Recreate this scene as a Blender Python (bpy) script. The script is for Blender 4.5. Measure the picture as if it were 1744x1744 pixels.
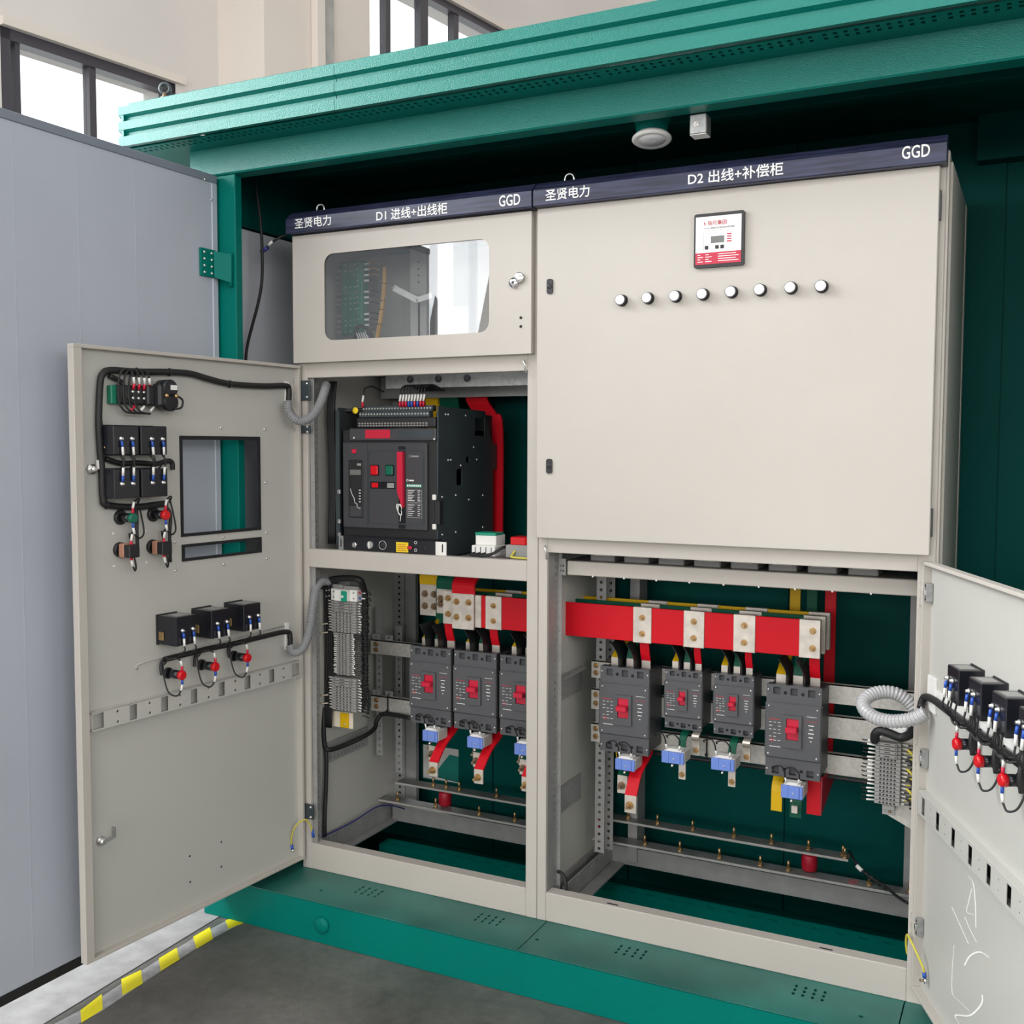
import bpy, math, random
from mathutils import Matrix, Vector
from mathutils.geometry import delaunay_2d_cdt

random.seed(7)
for o in list(bpy.data.objects):
    bpy.data.objects.remove(o)
SC = bpy.context.scene
COL = SC.collection

# ------------------------------------------------------------------ camera
cam_data = bpy.data.cameras.new('camera')
cam_data.sensor_fit = 'HORIZONTAL'
cam_data.sensor_width = 36.0
cam_data.lens = 37.04
cam_data.clip_start = 0.05
cam_data.clip_end = 200
cam = bpy.data.objects.new('camera', cam_data)
COL.objects.link(cam)
CAM_YAW, CAM_PITCH, CAM_ROLL = 0.4638, -0.0617, 0.0031
cam.location = (2.0051, -2.5676, 1.3010)
_f = Vector((-math.sin(CAM_YAW) * math.cos(CAM_PITCH), math.cos(CAM_YAW) * math.cos(CAM_PITCH), math.sin(CAM_PITCH)))
_r = Vector((math.cos(CAM_YAW), math.sin(CAM_YAW), 0))
_u = _r.cross(_f)
_r2 = _r * math.cos(CAM_ROLL) + _u * math.sin(CAM_ROLL)
_u2 = _u * math.cos(CAM_ROLL) - _r * math.sin(CAM_ROLL)
cam.rotation_euler = Matrix((_r2, _u2, -_f)).transposed().to_euler()
SC.camera = cam

# ------------------------------------------------------------------ world: bright overcast sky outside the hall
world = bpy.data.worlds.new('overcast_sky')
SC.world = world
world.use_nodes = True
_bg = world.node_tree.nodes['Background']
_bg.inputs[0].default_value = (0.95, 0.98, 1.0, 1)
_bg.inputs[1].default_value = 3.0

SC.view_settings.view_transform = 'Standard'
SC.view_settings.look = 'None'
SC.view_settings.gamma = 1.0
SC.view_settings.use_curve_mapping = False
SC.view_settings.exposure = -0.37


# daylight standing in the hall's own openings (the window bands in its walls and the roof light), and an added fill lamp behind the kiosk
def daylight(name, loc, rot, sx, sy, power, color=(1, 1, 1)):
    d = bpy.data.lights.new(name, 'AREA')
    d.shape = 'RECTANGLE'
    d.size, d.size_y = sx, sy
    d.energy = power
    d.color = color
    o = bpy.data.objects.new(name, d)
    COL.objects.link(o)
    o.location = loc
    o.rotation_euler = rot
    return o


# ------------------------------------------------------------------ materials
MATS = {}


def mat(name, color, rough=0.5, metal=0.0, bump=0.0, bscale=300.0, var=0.0, vscale=4.0, spec=0.5, emit=None, coat=0.0, col2=None, stretch=None):
    m = bpy.data.materials.new(name)
    m.use_nodes = True
    nt = m.node_tree
    p = nt.nodes['Principled BSDF']
    p.inputs['Base Color'].default_value = (*color, 1)
    p.inputs['Roughness'].default_value = rough
    p.inputs['Metallic'].default_value = metal
    p.inputs['Specular IOR Level'].default_value = spec
    if coat:
        p.inputs['Coat Weight'].default_value = coat
        p.inputs['Coat Roughness'].default_value = 0.15
    tc = None
    if bump or var:
        tc = nt.nodes.new('ShaderNodeTexCoord')
    if var:
        n = nt.nodes.new('ShaderNodeTexNoise')
        n.inputs['Scale'].default_value = vscale
        n.inputs['Detail'].default_value = 6
        src = tc.outputs['Object']
        if stretch:
            mp = nt.nodes.new('ShaderNodeMapping')
            mp.inputs['Scale'].default_value = stretch
            nt.links.new(src, mp.inputs['Vector'])
            src = mp.outputs['Vector']
        nt.links.new(src, n.inputs['Vector'])
        r = nt.nodes.new('ShaderNodeValToRGB')
        c2 = col2 or tuple(min(1, c * (1 + var)) for c in color)
        c1 = color if col2 else tuple(c * (1 - var) for c in color)
        r.color_ramp.elements[0].position = 0.36
        r.color_ramp.elements[1].position = 0.66
        r.color_ramp.elements[0].color = (*c1, 1)
        r.color_ramp.elements[1].color = (*c2, 1)
        nt.links.new(n.outputs['Fac'], r.inputs['Fac'])
        nt.links.new(r.outputs['Color'], p.inputs['Base Color'])
    if bump:
        n = nt.nodes.new('ShaderNodeTexNoise')
        n.inputs['Scale'].default_value = bscale
        n.inputs['Detail'].default_value = 2
        nt.links.new(tc.outputs['Object'], n.inputs['Vector'])
        b = nt.nodes.new('ShaderNodeBump')
        b.inputs['Strength'].default_value = bump
        b.inputs['Distance'].default_value = 0.002
        nt.links.new(n.outputs['Fac'], b.inputs['Height'])
        nt.links.new(b.outputs['Normal'], p.inputs['Normal'])
    if emit:
        p.inputs['Emission Color'].default_value = (*emit[0], 1)
        p.inputs['Emission Strength'].default_value = emit[1]
    MATS[name] = m
    return m


mat('cabinet_paint', (0.50, 0.466, 0.425), 0.5, bump=0.10, bscale=260, var=0.02, vscale=3, spec=0.3)
mat('door_inside_paint', (0.50, 0.495, 0.46), 0.40, bump=0.06, bscale=260)
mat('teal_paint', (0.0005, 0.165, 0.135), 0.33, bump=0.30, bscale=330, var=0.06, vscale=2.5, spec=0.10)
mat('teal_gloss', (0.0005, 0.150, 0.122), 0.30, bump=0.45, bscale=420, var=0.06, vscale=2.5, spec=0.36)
mat('teal_shaded', (0.0006, 0.070, 0.062), 0.5, bump=0.1, bscale=300, var=0.06, vscale=2.5, spec=0.06)  # teal paint darkened: the shade inside the kiosk is put into the colour
mat('deck_paint', (0.022, 0.15, 0.125), 0.36, bump=0.12, bscale=250, var=0.22, vscale=5)
mat('panel_grey', (0.44, 0.47, 0.54), 0.42, bump=0.03, bscale=90, var=0.03, vscale=3)
mat('galvanised', (0.40, 0.41, 0.41), 0.38, metal=0.75, var=0.14, vscale=60)
mat('rail_steel', (0.60, 0.58, 0.54), 0.45, metal=0.35, var=0.10, vscale=90)
mat('frame_steel', (0.34, 0.34, 0.335), 0.5, metal=0.25, var=0.08, vscale=20)
mat('chrome', (0.75, 0.75, 0.76), 0.18, metal=1.0)
mat('screw_steel', (0.72, 0.72, 0.70), 0.28, metal=0.9)
mat('tinned_copper', (0.66, 0.61, 0.55), 0.36, metal=0.55, var=0.12, vscale=30)
mat('dull_bar', (0.30, 0.305, 0.30), 0.42, metal=0.6, var=0.25, vscale=12)
mat('brass', (0.46, 0.31, 0.15), 0.32, metal=0.85, var=0.15, vscale=70)
mat('bronze_bolt', (0.30, 0.22, 0.15), 0.36, metal=0.8)
mat('nameplate_blue', (0.030, 0.034, 0.075), 0.30, var=0.4, vscale=9, stretch=(1, 6, 14), bump=0.02)
mat('panel_hazed', (0.66, 0.68, 0.74), 0.42)  # side panel grey made lighter, with haze put into the colour
mat('navy_edge', (0.02, 0.022, 0.045), 0.4)
mat('white_print', (0.86, 0.86, 0.84), 0.5)
mat('white_plastic', (0.78, 0.77, 0.74), 0.4)
mat('cream_card', (0.74, 0.66, 0.52), 0.6)
mat('paper_label', (0.80, 0.79, 0.76), 0.6)
mat('black_plastic', (0.014, 0.014, 0.016), 0.42)
mat('black_gloss', (0.012, 0.013, 0.018), 0.22)
mat('black_rubber', (0.012, 0.012, 0.013), 0.55)
mat('gasket_black', (0.010, 0.010, 0.013), 0.6)
mat('breaker_grey', (0.082, 0.084, 0.092), 0.45, bump=0.05, bscale=500)
mat('breaker_dark', (0.05, 0.052, 0.058), 0.5)
mat('acb_face', (0.046, 0.046, 0.052), 0.42, bump=0.05, bscale=500)
mat('acb_steel', (0.050, 0.064, 0.072), 0.40, metal=0.3, var=0.12, vscale=6)
mat('red_handle', (0.56, 0.008, 0.040), 0.38)
mat('red_sleeve', (0.60, 0.006, 0.016), 0.42, spec=0.2, bump=0.10, bscale=350)
mat('red_lens', (0.62, 0.006, 0.012), 0.25)
mat('red_print', (0.45, 0.03, 0.05), 0.5)
mat('insulator_red', (0.32, 0.004, 0.018), 0.4)
mat('green_sleeve', (0.003, 0.085, 0.048), 0.42, spec=0.2, bump=0.10, bscale=350)
mat('green_lens', (0.004, 0.13, 0.075), 0.3)
mat('green_board', (0.008, 0.19, 0.11), 0.4)
mat('green_toggle', (0.004, 0.27, 0.17), 0.4)
mat('yellow_sleeve', (0.66, 0.40, 0.005), 0.42, spec=0.25, bump=0.10, bscale=350)
mat('yellow_label', (0.80, 0.58, 0.010), 0.5)
mat('yellow_tape', (0.90, 0.80, 0.010), 0.5)
mat('tape_clear', (0.40, 0.40, 0.42), 0.28, var=0.18, vscale=30)
mat('earth_wire', (0.60, 0.52, 0.06), 0.45)
mat('orange_wire', (0.56, 0.32, 0.08), 0.5)
mat('blue_ct', (0.15, 0.25, 0.66), 0.4)
mat('blue_lug', (0.02, 0.085, 0.42), 0.4)
mat('blue_wire', (0.03, 0.035, 0.20), 0.45)
mat('ct_grey', (0.50, 0.49, 0.47), 0.5)
mat('copper_coil', (0.42, 0.20, 0.13), 0.45)
mat('terminal_grey', (0.29, 0.285, 0.275), 0.5)
mat('concrete_glare', (0.33, 0.325, 0.325), 0.35, bump=0.2, bscale=140, var=0.14, vscale=16)  # concrete lightened, window glare painted into the colour
mat('edge_grey', (0.20, 0.22, 0.27), 0.4)
mat('bar_bright', (0.72, 0.71, 0.68), 0.25, metal=0.6)
mat('conduit_grey', (0.24, 0.245, 0.255), 0.4)
mat('conduit_pale', (0.46, 0.46, 0.47), 0.28)
mat('lcd_grey', (0.16, 0.17, 0.16), 0.2)
mat('lamp_white', (0.86, 0.86, 0.88), 0.25)
mat('screen_white', (0.84, 0.82, 0.82), 0.35)
mat('screen_red', (0.50, 0.015, 0.05), 0.4)
mat('wall_plaster', (0.70, 0.66, 0.63), 0.8, bump=0.05, bscale=60, var=0.03, vscale=1.2)
mat('column_plaster', (0.74, 0.67, 0.61), 0.8, bump=0.05, bscale=60, var=0.04, vscale=1.5)
mat('window_frame', (0.055, 0.05, 0.062), 0.4)
mat('pipe_grey', (0.42, 0.41, 0.39), 0.6, var=0.15, vscale=8)
mat('chalk', (0.88, 0.88, 0.86), 0.8)
mat('dark_gap', (0.03, 0.03, 0.032), 0.7)


def concrete():
    m = mat('concrete', (0.20, 0.195, 0.185), 0.42, bump=0.25, bscale=140)
    nt = m.node_tree
    p = nt.nodes['Principled BSDF']
    tc = nt.nodes.new('ShaderNodeTexCoord')
    a = nt.nodes.new('ShaderNodeTexNoise'); a.inputs['Scale'].default_value = 2.2; a.inputs['Detail'].default_value = 9; a.inputs['Roughness'].default_value = 0.62
    b = nt.nodes.new('ShaderNodeTexNoise'); b.inputs['Scale'].default_value = 45; b.inputs['Detail'].default_value = 5
    nt.links.new(tc.outputs['Object'], a.inputs['Vector']); nt.links.new(tc.outputs['Object'], b.inputs['Vector'])
    r = nt.nodes.new('ShaderNodeValToRGB')
    r.color_ramp.elements[0].position = 0.34; r.color_ramp.elements[0].color = (0.085, 0.084, 0.076, 1)
    r.color_ramp.elements[1].position = 0.68; r.color_ramp.elements[1].color = (0.185, 0.18, 0.168, 1)
    mx = nt.nodes.new('ShaderNodeMix'); mx.data_type = 'RGBA'; mx.blend_type = 'OVERLAY'; mx.inputs[0].default_value = 0.35
    nt.links.new(a.outputs['Fac'], r.inputs['Fac'])
    nt.links.new(r.outputs['Color'], mx.inputs[6]); nt.links.new(b.outputs['Fac'], mx.inputs[7])
    nt.links.new(mx.outputs[2], p.inputs['Base Color'])


concrete()


def pane_mat(name, tint, gloss, rough=0.0):
    m = bpy.data.materials.new(name)
    m.use_nodes = True
    nt = m.node_tree
    nt.nodes.clear()
    out = nt.nodes.new('ShaderNodeOutputMaterial')
    t = nt.nodes.new('ShaderNodeBsdfTransparent'); t.inputs[0].default_value = (*tint, 1)
    g = nt.nodes.new('ShaderNodeBsdfGlossy'); g.inputs['Roughness'].default_value = rough
    mx = nt.nodes.new('ShaderNodeMixShader')
    mx.inputs[0].default_value = gloss
    nt.links.new(t.outputs[0], mx.inputs[1]); nt.links.new(g.outputs[0], mx.inputs[2]); nt.links.new(mx.outputs[0], out.inputs[0])
    MATS[name] = m


pane_mat('window_glass', (0.97, 0.98, 0.98), 0.05)
pane_mat('door_glass', (0.95, 0.96, 0.97), 0.13, 0.0)


# ------------------------------------------------------------------ mesh helpers
ORG = {}


def basis(d):
    d = Vector(d).normalized()
    a = Vector((0, 0, 1)) if abs(d.z) < 0.9 else Vector((1, 0, 0))
    u = d.cross(a).normalized()
    return u, d.cross(u).normalized(), d


def smooth_path(pts, n=6):
    P = [Vector(p) for p in pts]
    if len(P) < 3:
        return P
    P = [P[0] * 2 - P[1]] + P + [P[-1] * 2 - P[-2]]
    out = []
    for i in range(1, len(P) - 2):
        a, b, c, d = P[i - 1:i + 3]
        for k in range(n):
            t = k / n
            out.append(0.5 * ((2 * b) + (c - a) * t + (2 * a - 5 * b + 4 * c - d) * t * t + (3 * b - a - 3 * c + d) * t ** 3))
    out.append(P[-2])
    return out


class MB:
    def __init__(self):
        self.v, self.f, self.sm = [], [], []

    def add(self, vs, fs, smooth=False):
        n = len(self.v)
        self.v += [tuple(p) for p in vs]
        self.f += [tuple(i + n for i in f) for f in fs]
        self.sm += [smooth] * len(fs)
        return self

    def box(self, x0, x1, y0, y1, z0, z1):
        x0, x1 = min(x0, x1), max(x0, x1); y0, y1 = min(y0, y1), max(y0, y1); z0, z1 = min(z0, z1), max(z0, z1)
        return self.add([(x0, y0, z0), (x1, y0, z0), (x1, y1, z0), (x0, y1, z0), (x0, y0, z1), (x1, y0, z1), (x1, y1, z1), (x0, y1, z1)],
                        [(3, 2, 1, 0), (4, 5, 6, 7), (0, 1, 5, 4), (1, 2, 6, 5), (2, 3, 7, 6), (3, 0, 4, 7)])

    def bbox(self, x0, x1, y0, y1, z0, z1, b):
        """box with its twelve edges chamfered by b"""
        x0, x1 = min(x0, x1), max(x0, x1); y0, y1 = min(y0, y1), max(y0, y1); z0, z1 = min(z0, z1), max(z0, z1)
        b = min(b, (x1 - x0) * .45, (y1 - y0) * .45, (z1 - z0) * .45)
        vs, idx = [], {}
        for i, x in enumerate((x0, x1)):
            for j, y in enumerate((y0, y1)):
                for k, z in enumerate((z0, z1)):
                    sx, sy, sz = (b if i == 0 else -b), (b if j == 0 else -b), (b if k == 0 else -b)
                    idx[i, j, k, 0] = len(vs); vs.append((x, y + sy, z + sz))
                    idx[i, j, k, 1] = len(vs); vs.append((x + sx, y, z + sz))
                    idx[i, j, k, 2] = len(vs); vs.append((x + sx, y + sy, z))
        fs = []
        for i in (0, 1):
            q = [idx[i, 0, 0, 0], idx[i, 1, 0, 0], idx[i, 1, 1, 0], idx[i, 0, 1, 0]]; fs.append(q if i else q[::-1])
            q = [idx[0, i, 0, 1], idx[0, i, 1, 1], idx[1, i, 1, 1], idx[1, i, 0, 1]]; fs.append(q if i else q[::-1])
            q = [idx[0, 0, i, 2], idx[1, 0, i, 2], idx[1, 1, i, 2], idx[0, 1, i, 2]]; fs.append(q if i else q[::-1])
        for i in (0, 1):
            for j in (0, 1):
                q = [idx[i, j, 0, 0], idx[i, j, 1, 0], idx[i, j, 1, 1], idx[i, j, 0, 1]]; fs.append(q if i == j else q[::-1])
                q = [idx[i, 0, j, 0], idx[i, 0, j, 2], idx[i, 1, j, 2], idx[i, 1, j, 0]]; fs.append(q if i == j else q[::-1])
                q = [idx[0, i, j, 1], idx[1, i, j, 1], idx[1, i, j, 2], idx[0, i, j, 2]]; fs.append(q if i == j else q[::-1])
                for k in (0, 1):
                    t = [idx[i, j, k, 0], idx[i, j, k, 1], idx[i, j, k, 2]]; fs.append(t if (i + j + k) % 2 else t[::-1])
        return self.add(vs, fs)

    def cyl(self, p0, p1, r, seg=12, r1=None, smooth=True):
        p0, p1 = Vector(p0), Vector(p1)
        u, w, d = basis(p1 - p0)
        r1 = r if r1 is None else r1
        vs = []
        for p, rr in ((p0, r), (p1, r1)):
            for i in range(seg):
                a = 2 * math.pi * i / seg
                vs.append(p + u * (rr * math.cos(a)) + w * (rr * math.sin(a)))
        n = len(self.v)
        self.add(vs, [(i, (i + 1) % seg, seg + (i + 1) % seg, seg + i) for i in range(seg)], smooth)
        self.f += [tuple(n + i for i in range(seg))[::-1], tuple(n + seg + i for i in range(seg))]
        self.sm += [False, False]
        return self

    def lathe(self, p, d, prof, seg=16):
        """prof: list of (radius, distance along d)"""
        p = Vector(p)
        u, w, d = basis(d)
        vs, fs = [], []
        for r, h in prof:
            for i in range(seg):
                a = 2 * math.pi * i / seg
                vs.append(p + d * h + u * (r * math.cos(a)) + w * (r * math.sin(a)))
        m = len(prof)
        for k in range(m - 1):
            for i in range(seg):
                fs.append((k * seg + i, k * seg + (i + 1) % seg, (k + 1) * seg + (i + 1) % seg, (k + 1) * seg + i))
        n = len(self.v)
        self.add(vs, fs, True)
        self.f += [tuple(n + i for i in range(seg))[::-1], tuple(n + (m - 1) * seg + i for i in range(seg))]
        self.sm += [False, False]
        return self

    def tube(self, pts, r, seg=8, n=6, corr=0.0, pitch=0.006):
        P = smooth_path(pts, n)
        if corr:
            L = [0]
            for a, b in zip(P, P[1:]):
                L.append(L[-1] + (b - a).length)
            Q, R = [], []
            m = max(2, int(L[-1] / (pitch / 4)))
            j = 0
            for k in range(m + 1):
                s = L[-1] * k / m
                while j < len(L) - 2 and L[j + 1] < s:
                    j += 1
                t = (s - L[j]) / max(1e-9, L[j + 1] - L[j])
                Q.append(P[j].lerp(P[j + 1], t))
                R.append(r * (1 - corr * (k % 4 in (2, 3))))
            P = Q
        else:
            R = [r] * len(P)
        vs, fs = [], []
        u = None
        for i, p in enumerate(P):
            t = (P[min(i + 1, len(P) - 1)] - P[max(i - 1, 0)])
            if t.length < 1e-9:
                t = Vector((0, 0, 1))
            t.normalize()
            if u is None:
                u, w, _ = basis(t)
            else:
                u = u - t * u.dot(t)
                if u.length < 1e-6:
                    u, w, _ = basis(t)
                u.normalize()
            w = t.cross(u)
            for k in range(seg):
                a = 2 * math.pi * k / seg
                vs.append(p + (u * math.cos(a) + w * math.sin(a)) * R[i])
        for i in range(len(P) - 1):
            for k in range(seg):
                fs.append((i * seg + k, i * seg + (k + 1) % seg, (i + 1) * seg + (k + 1) % seg, (i + 1) * seg + k))
        fs.append(tuple(range(seg))[::-1])
        fs.append(tuple((len(P) - 1) * seg + k for k in range(seg)))
        return self.add(vs, fs, not corr)

    def ring(self, c, axis, R, r, seg=20, s2=8):
        u, w, d = basis(axis)
        c = Vector(c)
        vs, fs = [], []
        for i in range(seg):
            a = 2 * math.pi * i / seg
            e = u * math.cos(a) + w * math.sin(a)
            for k in range(s2):
                b = 2 * math.pi * k / s2
                vs.append(c + e * (R + r * math.cos(b)) + d * (r * math.sin(b)))
        for i in range(seg):
            for k in range(s2):
                fs.append((i * s2 + k, i * s2 + (k + 1) % s2, ((i + 1) % seg) * s2 + (k + 1) % s2, ((i + 1) % seg) * s2 + k))
        return self.add(vs, fs, True)

    def plate(self, outline, holes, O, U, V, t):
        """flat sheet: 2-D outline and holes in axes U, V from O, thickness t along U x V"""
        O, U, V = Vector(O), Vector(U), Vector(V)
        N = U.cross(V).normalized()
        loops = [outline] + list(holes)

        def area(l):
            return sum(l[i][0] * l[(i + 1) % len(l)][1] - l[(i + 1) % len(l)][0] * l[i][1] for i in range(len(l)))
        fl = []
        for i, l in enumerate(loops):
            l = list(l)
            if (area(l) > 0) != (i == 0):
                l.reverse()
            fl.append(l)
        pts = [p for l in fl for p in l]
        edges, k = [], 0
        for l in fl:
            m = len(l)
            edges += [(k + i, k + (i + 1) % m) for i in range(m)]
            k += m
        r_ = delaunay_2d_cdt([Vector(p) for p in pts], edges, [], 0, 1e-7)
        cv = r_[0]
        near = {}
        for i, q in enumerate(r_[3]):
            near[i] = q[0] if q else 0

        def inside(l, x, y):
            c = False
            for i in range(len(l)):
                (xa, ya), (xb, yb) = l[i], l[i - 1]
                if (ya > y) != (yb > y) and x < (xb - xa) * (y - ya) / (yb - ya) + xa:
                    c = not c
            return c
        boxes = [(min(p[0] for p in l), max(p[0] for p in l), min(p[1] for p in l), max(p[1] for p in l)) for l in fl]
        tris = []
        for tri in r_[2]:
            if len(tri) != 3:
                continue
            x = sum(cv[i][0] for i in tri) / 3; y = sum(cv[i][1] for i in tri) / 3
            if not inside(fl[0], x, y):
                continue
            if any(bb[0] < x < bb[1] and bb[2] < y < bb[3] and inside(l, x, y) for l, bb in zip(fl[1:], boxes[1:])):
                continue
            tris.append(tuple(near[i] for i in tri))
        n = len(pts)
        vs = [O + U * a + V * b for a, b in pts] + [O + U * a + V * b + N * t for a, b in pts]
        fs = []
        for a, b, c in tris:
            pa, pb, pc = pts[a], pts[b], pts[c]
            cr = (pb[0] - pa[0]) * (pc[1] - pa[1]) - (pb[1] - pa[1]) * (pc[0] - pa[0])
            if cr < 0:
                b, c = c, b
            fs.append((a, c, b)); fs.append((n + a, n + b, n + c))
        k = 0
        for l in fl:
            m = len(l)
            for i in range(m):
                a, b = k + i, k + (i + 1) % m
                fs.append((a, b, n + b, n + a))
            k += m
        return self.add(vs, fs)

    def prism(self, poly, O, U, V, t):
        return self.plate(poly, [], O, U, V, t)

    def strip(self, path, width, thick, wdir):
        """a flat bar bent along path, width along wdir"""
        P = [Vector(p) for p in path]
        wd = Vector(wdir).normalized()
        vs, fs = [], []
        for i, p in enumerate(P):
            t = (P[min(i + 1, len(P) - 1)] - P[max(i - 1, 0)]).normalized()
            nrm = t.cross(wd).normalized()
            for a, b in ((-1, -1), (1, -1), (1, 1), (-1, 1)):
                vs.append(p + wd * (a * width / 2) + nrm * (b * thick / 2))
        for i in range(len(P) - 1):
            for k in range(4):
                fs.append((i * 4 + k, i * 4 + (k + 1) % 4, (i + 1) * 4 + (k + 1) % 4, (i + 1) * 4 + k))
        fs.append((3, 2, 1, 0)); m = (len(P) - 1) * 4
        fs.append((m, m + 1, m + 2, m + 3))
        return self.add(vs, fs)

    def build(self, name, material, parent=None, label=None, flip=True):
        me = bpy.data.meshes.new(name)
        o = bpy.data.objects.new(name, me)
        org = Vector(ORG.get(parent.name, (0, 0, 0))) if parent else Vector((0, 0, 0))
        ORG[o.name] = org
        me.from_pydata([Vector(p) - org for p in self.v], [], self.f)
        me.polygons.foreach_set('use_smooth', self.sm)
        if flip:
            import bmesh
            bm = bmesh.new(); bm.from_mesh(me)
            bmesh.ops.recalc_face_normals(bm, faces=bm.faces)
            bm.to_mesh(me); bm.free()
        me.materials.append(MATS[material])
        me.update()
        COL.objects.link(o)
        if parent:
            o.parent = parent
        if label:
            o['label'] = label
        return o


def thing(name, label, cat, org=(0, 0, 0), frame=None, group=None, kind=None):
    """an Empty at the base of a thing; its parts are given in world (or frame) coordinates"""
    o = bpy.data.objects.new(name, None)
    o.empty_display_size = 0.05
    COL.objects.link(o)
    M = Matrix.Translation(Vector(org)) if frame is None else frame @ Matrix.Translation(Vector(org))
    o.location = M.to_translation()
    o.rotation_euler = M.to_euler()
    ORG[o.name] = Vector(org)
    if label:
        o['label'] = label
    if cat:
        o['category'] = cat
    if group:
        o['group'] = group
    if kind:
        o['kind'] = kind
    return o


def part_empty(name, parent, org, frame=None, label=None):
    """a part that carries sub-parts: an Empty under its thing (frame is local to the thing)"""
    o = bpy.data.objects.new(name, None)
    o.empty_display_size = 0.03
    COL.objects.link(o)
    o.parent = parent
    base = Vector(ORG[parent.name])
    if frame is None:
        o.location = Vector(org) - base
        ORG[o.name] = Vector(org)
    else:
        M = Matrix.Translation(-base) @ frame
        o.location = M.to_translation(); o.rotation_euler = M.to_euler()
        ORG[o.name] = Vector((0, 0, 0))
    if label:
        o['label'] = label
    return o


def tag(o, label, cat, group=None, kind=None):
    if label:
        o['label'] = label
    if cat:
        o['category'] = cat
    if group:
        o['group'] = group
    if kind:
        o['kind'] = kind
    return o


def rot_frame(loc, deg):
    return Matrix.Translation(Vector(loc)) @ Matrix.Rotation(math.radians(deg), 4, 'Z')


def rect(x0, x1, y0, y1):
    return [(x0, y0), (x1, y0), (x1, y1), (x0, y1)]


def ngon(cx, cy, r, n=8):
    return [(cx + r * math.cos(2 * math.pi * (i + .5) / n), cy + r * math.sin(2 * math.pi * (i + .5) / n)) for i in range(n)]


def rrect(x0, x1, y0, y1, r, n=5):
    out = []
    for cx, cy, a0 in ((x1 - r, y1 - r, 0), (x0 + r, y1 - r, 90), (x0 + r, y0 + r, 180), (x1 - r, y0 + r, 270)):
        for k in range(n + 1):
            a = math.radians(a0 + 90 * k / n)
            out.append((cx + r * math.cos(a), cy + r * math.sin(a)))
    return out


AX, AY, AZ = (1, 0, 0), (0, 1, 0), (0, 0, 1)


def lettering(name, body, parent, material, center, width, height, right=(1, 0, 0), up=(0, 0, 1), depth=0.0004, bold=0.0):
    """printed characters: mesh text fitted to width x height, centred at center, reading along right"""
    cu = bpy.data.curves.new(name, 'FONT')
    cu.body = body
    cu.size = 1.0
    cu.resolution_u = 3
    cu.offset = bold
    tmp = bpy.data.objects.new('tmp_text', cu)
    COL.objects.link(tmp)
    bpy.context.view_layer.update()
    me = bpy.data.meshes.new_from_object(tmp.evaluated_get(bpy.context.evaluated_depsgraph_get()))
    bpy.data.objects.remove(tmp)
    vs = [v.co.copy() for v in me.vertices]
    if not vs:
        return None
    x0 = min(v.x for v in vs); x1 = max(v.x for v in vs); y0 = min(v.y for v in vs); y1 = max(v.y for v in vs)
    R, U = Vector(right).normalized(), Vector(up).normalized()
    N = R.cross(U)
    org = Vector(ORG.get(parent.name, (0, 0, 0)))
    c = Vector(center)
    for v in me.vertices:
        a = ((v.co.x - x0) / max(1e-6, x1 - x0) - .5) * width
        b = ((v.co.y - y0) / max(1e-6, y1 - y0) - .5) * height
        v.co = c + R * a + U * b + N * depth - org
    me.materials.clear()
    me.materials.append(MATS[material])
    me.name = name
    o = bpy.data.objects.new(name, me)
    COL.objects.link(o)
    o.parent = parent
    ORG[o.name] = org
    return o


def hexbolt(parent, p, d, r=0.006, L=0.012, material='brass', name='bolt'):
    """washer, hex nut and threaded stud in one small mesh, pointing along d"""
    p = Vector(p); d = Vector(d).normalized()
    m = MB()
    m.cyl(p, p + d * r * .25, r * 1.35, 10)
    m.cyl(p + d * r * .25, p + d * r * 1.05, r, 6, smooth=False)
    m.cyl(p + d * r * 1.05, p + d * (r * 1.05 + L), r * .55, 8)
    return m.build(name, material, parent)


def screw(parent, p, d, r=0.003, material='screw_steel', name='screw'):
    p = Vector(p); d = Vector(d).normalized()
    return MB().lathe(p, d, [(r, 0), (r, r * .3), (r * .7, r * .75), (r * .25, r * .95)], 8).build(name, material, parent)


# ------------------------------------------------------------------ the hall (its walls stand nine degrees off the kiosk)
HALL = rot_frame((2.0051, -2.5676, 0), -9)
FLOOR = -0.12


def struct(name, mb, material, frame=None, label=None):
    o = mb.build(name, material)
    if frame is not None:
        o.matrix_world = frame
    o['kind'] = 'structure'
    if label:
        o['label'] = label
    return o


fl = struct('floor', MB().box(-9, 12, -9, 12, FLOOR - .1, FLOOR), 'concrete', HALL, 'grey polished concrete workshop floor')
WIN = [(2.33, 3.17, 1.75, 2.985), (4.30, 6.05, 2.2, 4.035), (-0.9, 1.5, 1.9, 4.5), (-4.6, -1.35, 2.05, 4.75), (7.0, 9.0, 2.2, 4.035)]
struct('wall_left', MB().plate(rect(-9, 12, FLOOR, 6.0), [rect(a, b, c, d) for a, b, c, d in WIN], (-4.45, 0, 0), AY, AZ, .25), 'wall_plaster', HALL, 'cream plastered hall wall with high windows')
struct('wall_back', MB().box(-4.45, 12, 12, 12.2, FLOOR, 6), 'wall_plaster', HALL, 'plain plastered wall far behind the kiosk')
struct('wall_right', MB().plate(rect(-9, 12, FLOOR, 6.0), [rect(-7.5, -1.0, 2.5, 4.9), rect(1, 10, 2.5, 4.9)], (9, 0, 0), AY, AZ, .2), 'wall_plaster', HALL, 'plastered wall on the far side of the hall')
struct('wall_front', MB().plate(rect(-4.45, 9.2, FLOOR, 6.0), [rect(-3.5, 6.7, 1.5, 3.3)], (0, -9, 0), AX, AZ, .2), 'wall_plaster', HALL, 'hall wall with a high window band behind the viewer')
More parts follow.
